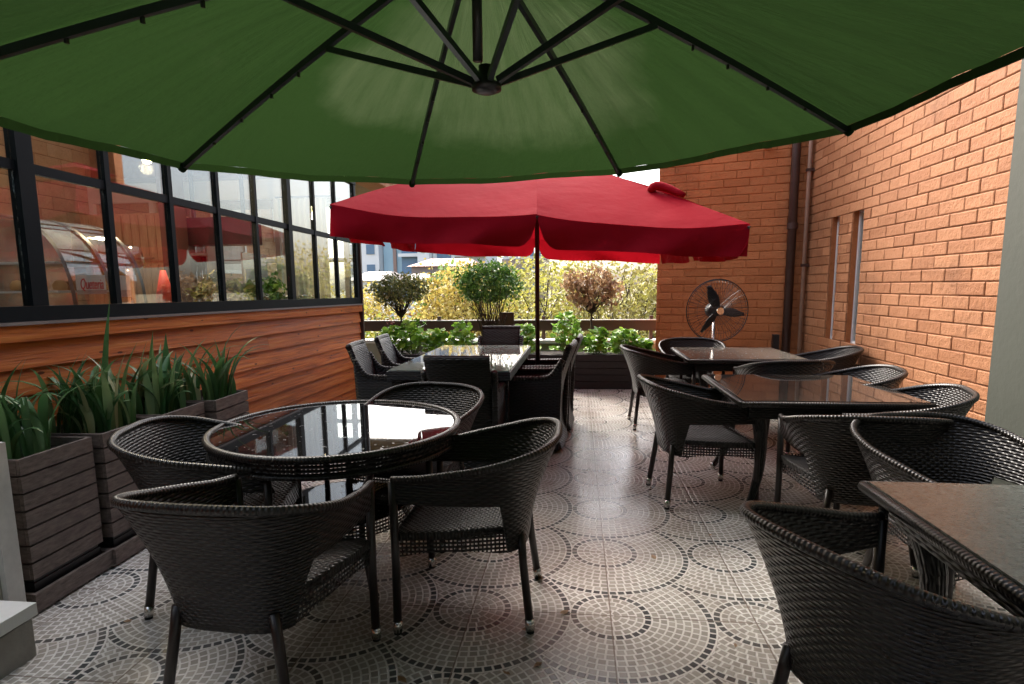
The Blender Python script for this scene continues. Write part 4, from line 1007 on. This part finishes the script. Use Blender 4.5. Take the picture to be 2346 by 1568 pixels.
# leafy plants
def leafy(x, y, zt, rx, label, seed, mat='leaf_lime', flower=False):
    rg = random.Random(seed); t = thing('leafy_plant', label, 'plant', (x, y, .46), 0, 'bright green leafy plants in the troughs'); mb = MB(); H = zt - .46
    st = MB()
    for i in range(int(150 * rx / .25)):
        v = rg.random(); r = rx * math.sqrt(rg.random()) * (1.0 - .35 * v); a = rg.uniform(0, 6.28); z = H * (.12 + .88 * v) * (1 - .25 * (r / rx) ** 2)
        p = Vector((r * math.cos(a), r * math.sin(a) * .8, z)); n_ = Vector((rg.gauss(0, .5), rg.gauss(-.35, .5), 1)).normalized(); s_ = n_.orthogonal().normalized(); u_ = n_.cross(s_); R_ = rg.uniform(.028, .055)
        b = len(mb.v); mb.v.append(tuple(p - n_ * R_ * .25)); K = 7
        for k in range(K):
            an = 2 * math.pi * k / K; rr = R_ * rg.uniform(.85, 1.1); mb.v.append(tuple(p + s_ * rr * math.cos(an) + u_ * rr * math.sin(an)))
        for k in range(K): mb.face([b, b + 1 + k, b + 1 + (k + 1) % K])
        if i % 5 == 0: st.tube([(p.x * .3, p.y * .3, 0), (p.x * .8, p.y * .8, p.z * .6), tuple(p)], .004, 4)
    mb.build('leaves', mat, t); st.build('stems', 'leaf_bush', t)
    if flower:
        f = MB()
        for _ in range(22):
            c_ = Vector((rg.gauss(0, .03), rg.gauss(0, .03), H + .03 + rg.gauss(0, .02))); b = len(f.v); s_ = .018
            f.v += [tuple(c_ + Vector((rg.uniform(-s_, s_), rg.uniform(-s_, s_), rg.uniform(-s_, s_)))) for _ in range(4)]; f.face([b, b + 1, b + 2, b + 3])
        f.build('flower', flower, t)
leafy(-2.85 + .2, 8.05, .88, .20, 'leafy plant with a dusty pink flower head at the cafe corner', 1, flower='petal_pink')
leafy(-2.32, 8.0, .98, .26, 'tall lime green leafy plant between the first tree and the dining chairs', 2, flower='petal')
leafy(-1.98, 7.98, .84, .24, 'low lime green leafy plant just behind the left dining chairs', 4)
leafy(-1.62, 8.05, .93, .24, 'lime green leafy plant left of the fanned green tree', 5)
leafy(-1.15, 8.02, .86, .20, 'low leafy plant at the foot of the fanned green tree', 6)
leafy(-.74, 8.02, .90, .22, 'leafy plant left of the umbrella pole', 8)
leafy(-.14, 8.02, 1.06, .28, 'tallest lime green leafy plant just right of the umbrella pole', 9)
leafy(.30, 8.0, .84, .22, 'leafy plant around the trunk of the dried tree', 10)
leafy(.64, 8.02, .84, .24, 'lime green leafy plant nearer the brick wall', 11)
leafy(.90, 8.0, .68, .16, 'smallest leafy plant at the right end of the trough', 12)

# ------------------------------------------------------------------ trees beyond the terrace
def bigtree(x, y, zb, cz, r, mat, label, seed, ncl=150, per=42, sz=.125, spread=.30, nm='tree', shell=.35):
    rg = random.Random(seed); t = thing(nm, label, 'tree', (x, y, zb), 0, 'trees beyond the terrace'); mb = MB(); cl = ellips(rg, ncl, (0, 0, cz - zb), r, shell)
    limb(mb, (0, 0, 0), (0, 0, (cz - zb) * .8), .16, .08, rg, .15)
    for i, c_ in enumerate(cl):
        if i % 3 == 0: limb(mb, (0, 0, (cz - zb) * rg.uniform(.35, .75)), c_, .045, .01, rg, .2)
    mb.build('trunk', 'bark', t); leafcloud('crown', mat, t, cl, per, sz, spread, seed)
bigtree(-3.4, 16.5, -4, .2, (1.5, 1.4, 1.75), 'leaf_gold', 'golden leaved tree rising behind the fanned green tree, left of centre', 31)
bigtree(-1.2, 17, -4, .2, (1.9, 1.5, 2.1), 'leaf_yellow', 'yellow green tree directly behind the umbrella pole', 32)
bigtree(1.2, 16.5, -4, .2, (1.9, 1.5, 1.95), 'leaf_tan', 'tan and olive tree behind the dried lollipop tree', 33)
bigtree(3.0, 17.5, -4, .1, (1.8, 1.5, 1.9), 'leaf_yellow', 'yellow tree at the right, beside the brick wall end', 34)
bigtree(-7.2, 18.5, -4, -.2, (1.6, 1.5, 1.7), 'leaf_gold', 'golden bushy tree seen through the gap by the cafe corner', 35)
bigtree(-5.6, 15.5, -4, -1.0, (1.3, 1.3, 1.5), 'leaf_bush', 'low green bush behind the first lollipop tree', 36)
bigtree(-5.2, 24, -4, .6, (1.2, 1.2, 1.3), 'leaf_bush', 'spiky bright green tree under the red roof', 37, sz=.3)
bigtree(-1.5, 22, -4, .4, (3.2, 1.5, 2.4), 'leaf_tan', 'broad tan tree farther back behind the umbrella pole', 38, ncl=160)
bigtree(4.6, 22, -4, .4, (2.6, 1.5, 2.5), 'leaf_gold', 'broad golden tree farther back at the right', 39, ncl=140)
bigtree(-4.8, 13, -4, -.9, (1.3, 1.0, 1.5), 'leaf_yellow', 'low yellow bush under the first lollipop tree', 41)

# ------------------------------------------------------------------ buildings far off
def fcol(n, c): M[n] = plain(n, c, .6, var=.04, nsc=.3)
fcol('b_white', (.62, .64, .66)); fcol('b_blue', (.34, .50, .60)); fcol('b_glass', (.10, .17, .26)); fcol('b_grey', (.42, .44, .47)); fcol('b_red', (.30, .09, .06)); fcol('b_cream', (.24, .19, .16)); fcol('b_roof', (.11, .075, .06)); fcol('b_brown', (.30, .20, .17))
def block(x0, x1, y, z0, z1, mat, label, cols, rows, wmat='b_glass', wz=1.5, ww=.5, roofm='b_grey', extra=None, depth=14):
    t = thing('apartment_block', label, 'building', ((x0 + x1) / 2, y, z0)); hw = (x1 - x0) / 2
    L(-hw, hw, 0, depth, 0, z1 - z0).build('wall', mat, t); L(-hw - .2, hw + .2, -.2, depth + .2, z1 - z0 + .01, z1 - z0 + .5).build('roof', roofm, t)
    if cols:
        st = (x1 - x0) / cols; hz = 3.1
        for r in range(rows):
            for c_ in range(cols):
                cx_ = -hw + st * (c_ + .5); zz = (4 - z0) - 4.5 + r * hz + 1.0
                w_ = MB().box(cx_ - st * ww / 2, cx_ + st * ww / 2, -.12, -.01, zz, zz + wz).build('window', wmat, t)
    if extra: extra(t, hw)
    return t
def bands(t, hw):
    for i in range(4): L(-hw - .3, hw + .3, -.9, -.02, 8 + i * 3.1, 8.5 + i * 3.1).build('balcony', 'b_white', t)
def stripes(t, hw):
    for x in (-.55, -.1, .35): L(hw * x, hw * x + .7, -.3, -.02, 1, 19.5).build('pilaster', 'b_glass', t)
block(-36.5, -31.2, 90, -8, 13, 'b_white', 'white tower with small dark windows nearest the cafe corner', 2, 6)
block(-31.1, -27.6, 92, -8, 13.5, 'b_blue', 'pale blue tower with a brown stripe beside the white tower', 0, 0, extra=lambda t, hw: L(hw * -.05, hw * .25, -.3, -.02, 1, 21).build('stripe', 'b_brown', t))
block(-27.5, -24.6, 90, -8, 12, 'b_glass', 'dark blue glazed slab with white balcony bands', 0, 0, extra=bands)
block(-24.4, -22.6, 88, -8, 12, 'b_white', 'slim white block left of the striped one', 1, 5, ww=.3)
block(-22.5, -19.2, 90, -8, 12, 'b_white', 'white block with vertical dark blue stripes', 0, 0, extra=stripes)
block(-19.1, -14.5, 92, -8, 9.0, 'b_grey', 'low grey white block with balconies, rightmost above the trees', 3, 4, ww=.6, extra=bands)
block(-14.2, -6.0, 110, -8, 6.5, 'b_cream', 'low cream block barely showing over the golden trees', 5, 3)
def house(x, y, w_, zb, zt, wall, roof, label):
    t = thing('small_house', label, 'house', (x, y, zb)); h = w_ / 2; H = zt - zb
    L(-h, h, 0, 6, 0, H).build('wall', wall, t)
    MB().hexa([(-h - .3, -.4, H + .01), (h + .3, -.4, H + .01), (h + .3, 6.4, H + .01), (-h - .3, 6.4, H + .01), (-h * .6, 2.5, H + .8), (h * .6, 2.5, H + .8), (h * .6, 3.5, H + .8), (-h * .6, 3.5, H + .8)]).build('roof', roof, t)
    for cx_ in (-h * .5, h * .4): L(cx_ - .35, cx_ + .35, -.08, -.01, H - 1.5, H - .5).build('window', 'b_glass', t)
house(-16.8, 46, 3.4, -4, 2.0, 'b_white', 'b_roof', 'small white house with brown roof below the white tower')
house(-13.4, 47, 2.4, -4, 1.8, 'b_white', 'b_roof', 'second small white house, to the right below the blue tower')
house(-12.0, 52, 6.0, -4, 3.3, 'b_cream', 'b_red', 'long house with a faded red roof above the spiky green tree')

# ------------------------------------------------------------------ unseen light blockers added behind the camera, fallen leaves
mb = MB(); mb.box(-2.7, 2.7, -4.1, -.9, 3.3, 3.5); tag(mb.build('roof_blocker', 'plaster'), 'unseen roof slab added behind the viewer to keep light off the terrace', 'roof')  # added slab, out of view, cuts sky light from behind
mb = MB(); mb.box(-7.4, 3.6, -6, -4.2, -.26, 7.0); tag(mb.build('rear_blocker', 'plaster'), 'unseen plastered mass added behind the viewer to darken the terrace', 'building')  # added mass, out of view, darkens chairs and floor
rg = random.Random(5)
for (x, y) in [(-.17, 2.62), (-.05, 2.34), (.62, 2.17), (-.14, 1.98), (-.25, 1.92), (.4, 2.9), (.75, 3.2), (-.2, 2.2), (-1.9, 2.1), (-.62, 1.85)]:
    mb = MB(); s_ = rg.uniform(.011, .021); a = rg.uniform(0, 6)
    P = []
    for k in range(6):
        an = a + k * 1.047; r_ = s_ * (1.3 if k % 3 == 0 else .7); P.append((r_ * math.cos(an), r_ * math.sin(an), rg.uniform(.002, .008)))
    mb.v = P + [(0, 0, .0005)]
    for k in range(6): mb.face([6, k, (k + 1) % 6])
    o = mb.build('fallen_leaf', 'leaf_dry'); tag(o, 'small dry brown leaf fragment lying on the patterned floor', 'leaf', 'dry leaf fragments on the floor'); o.location = (x, y, .001)
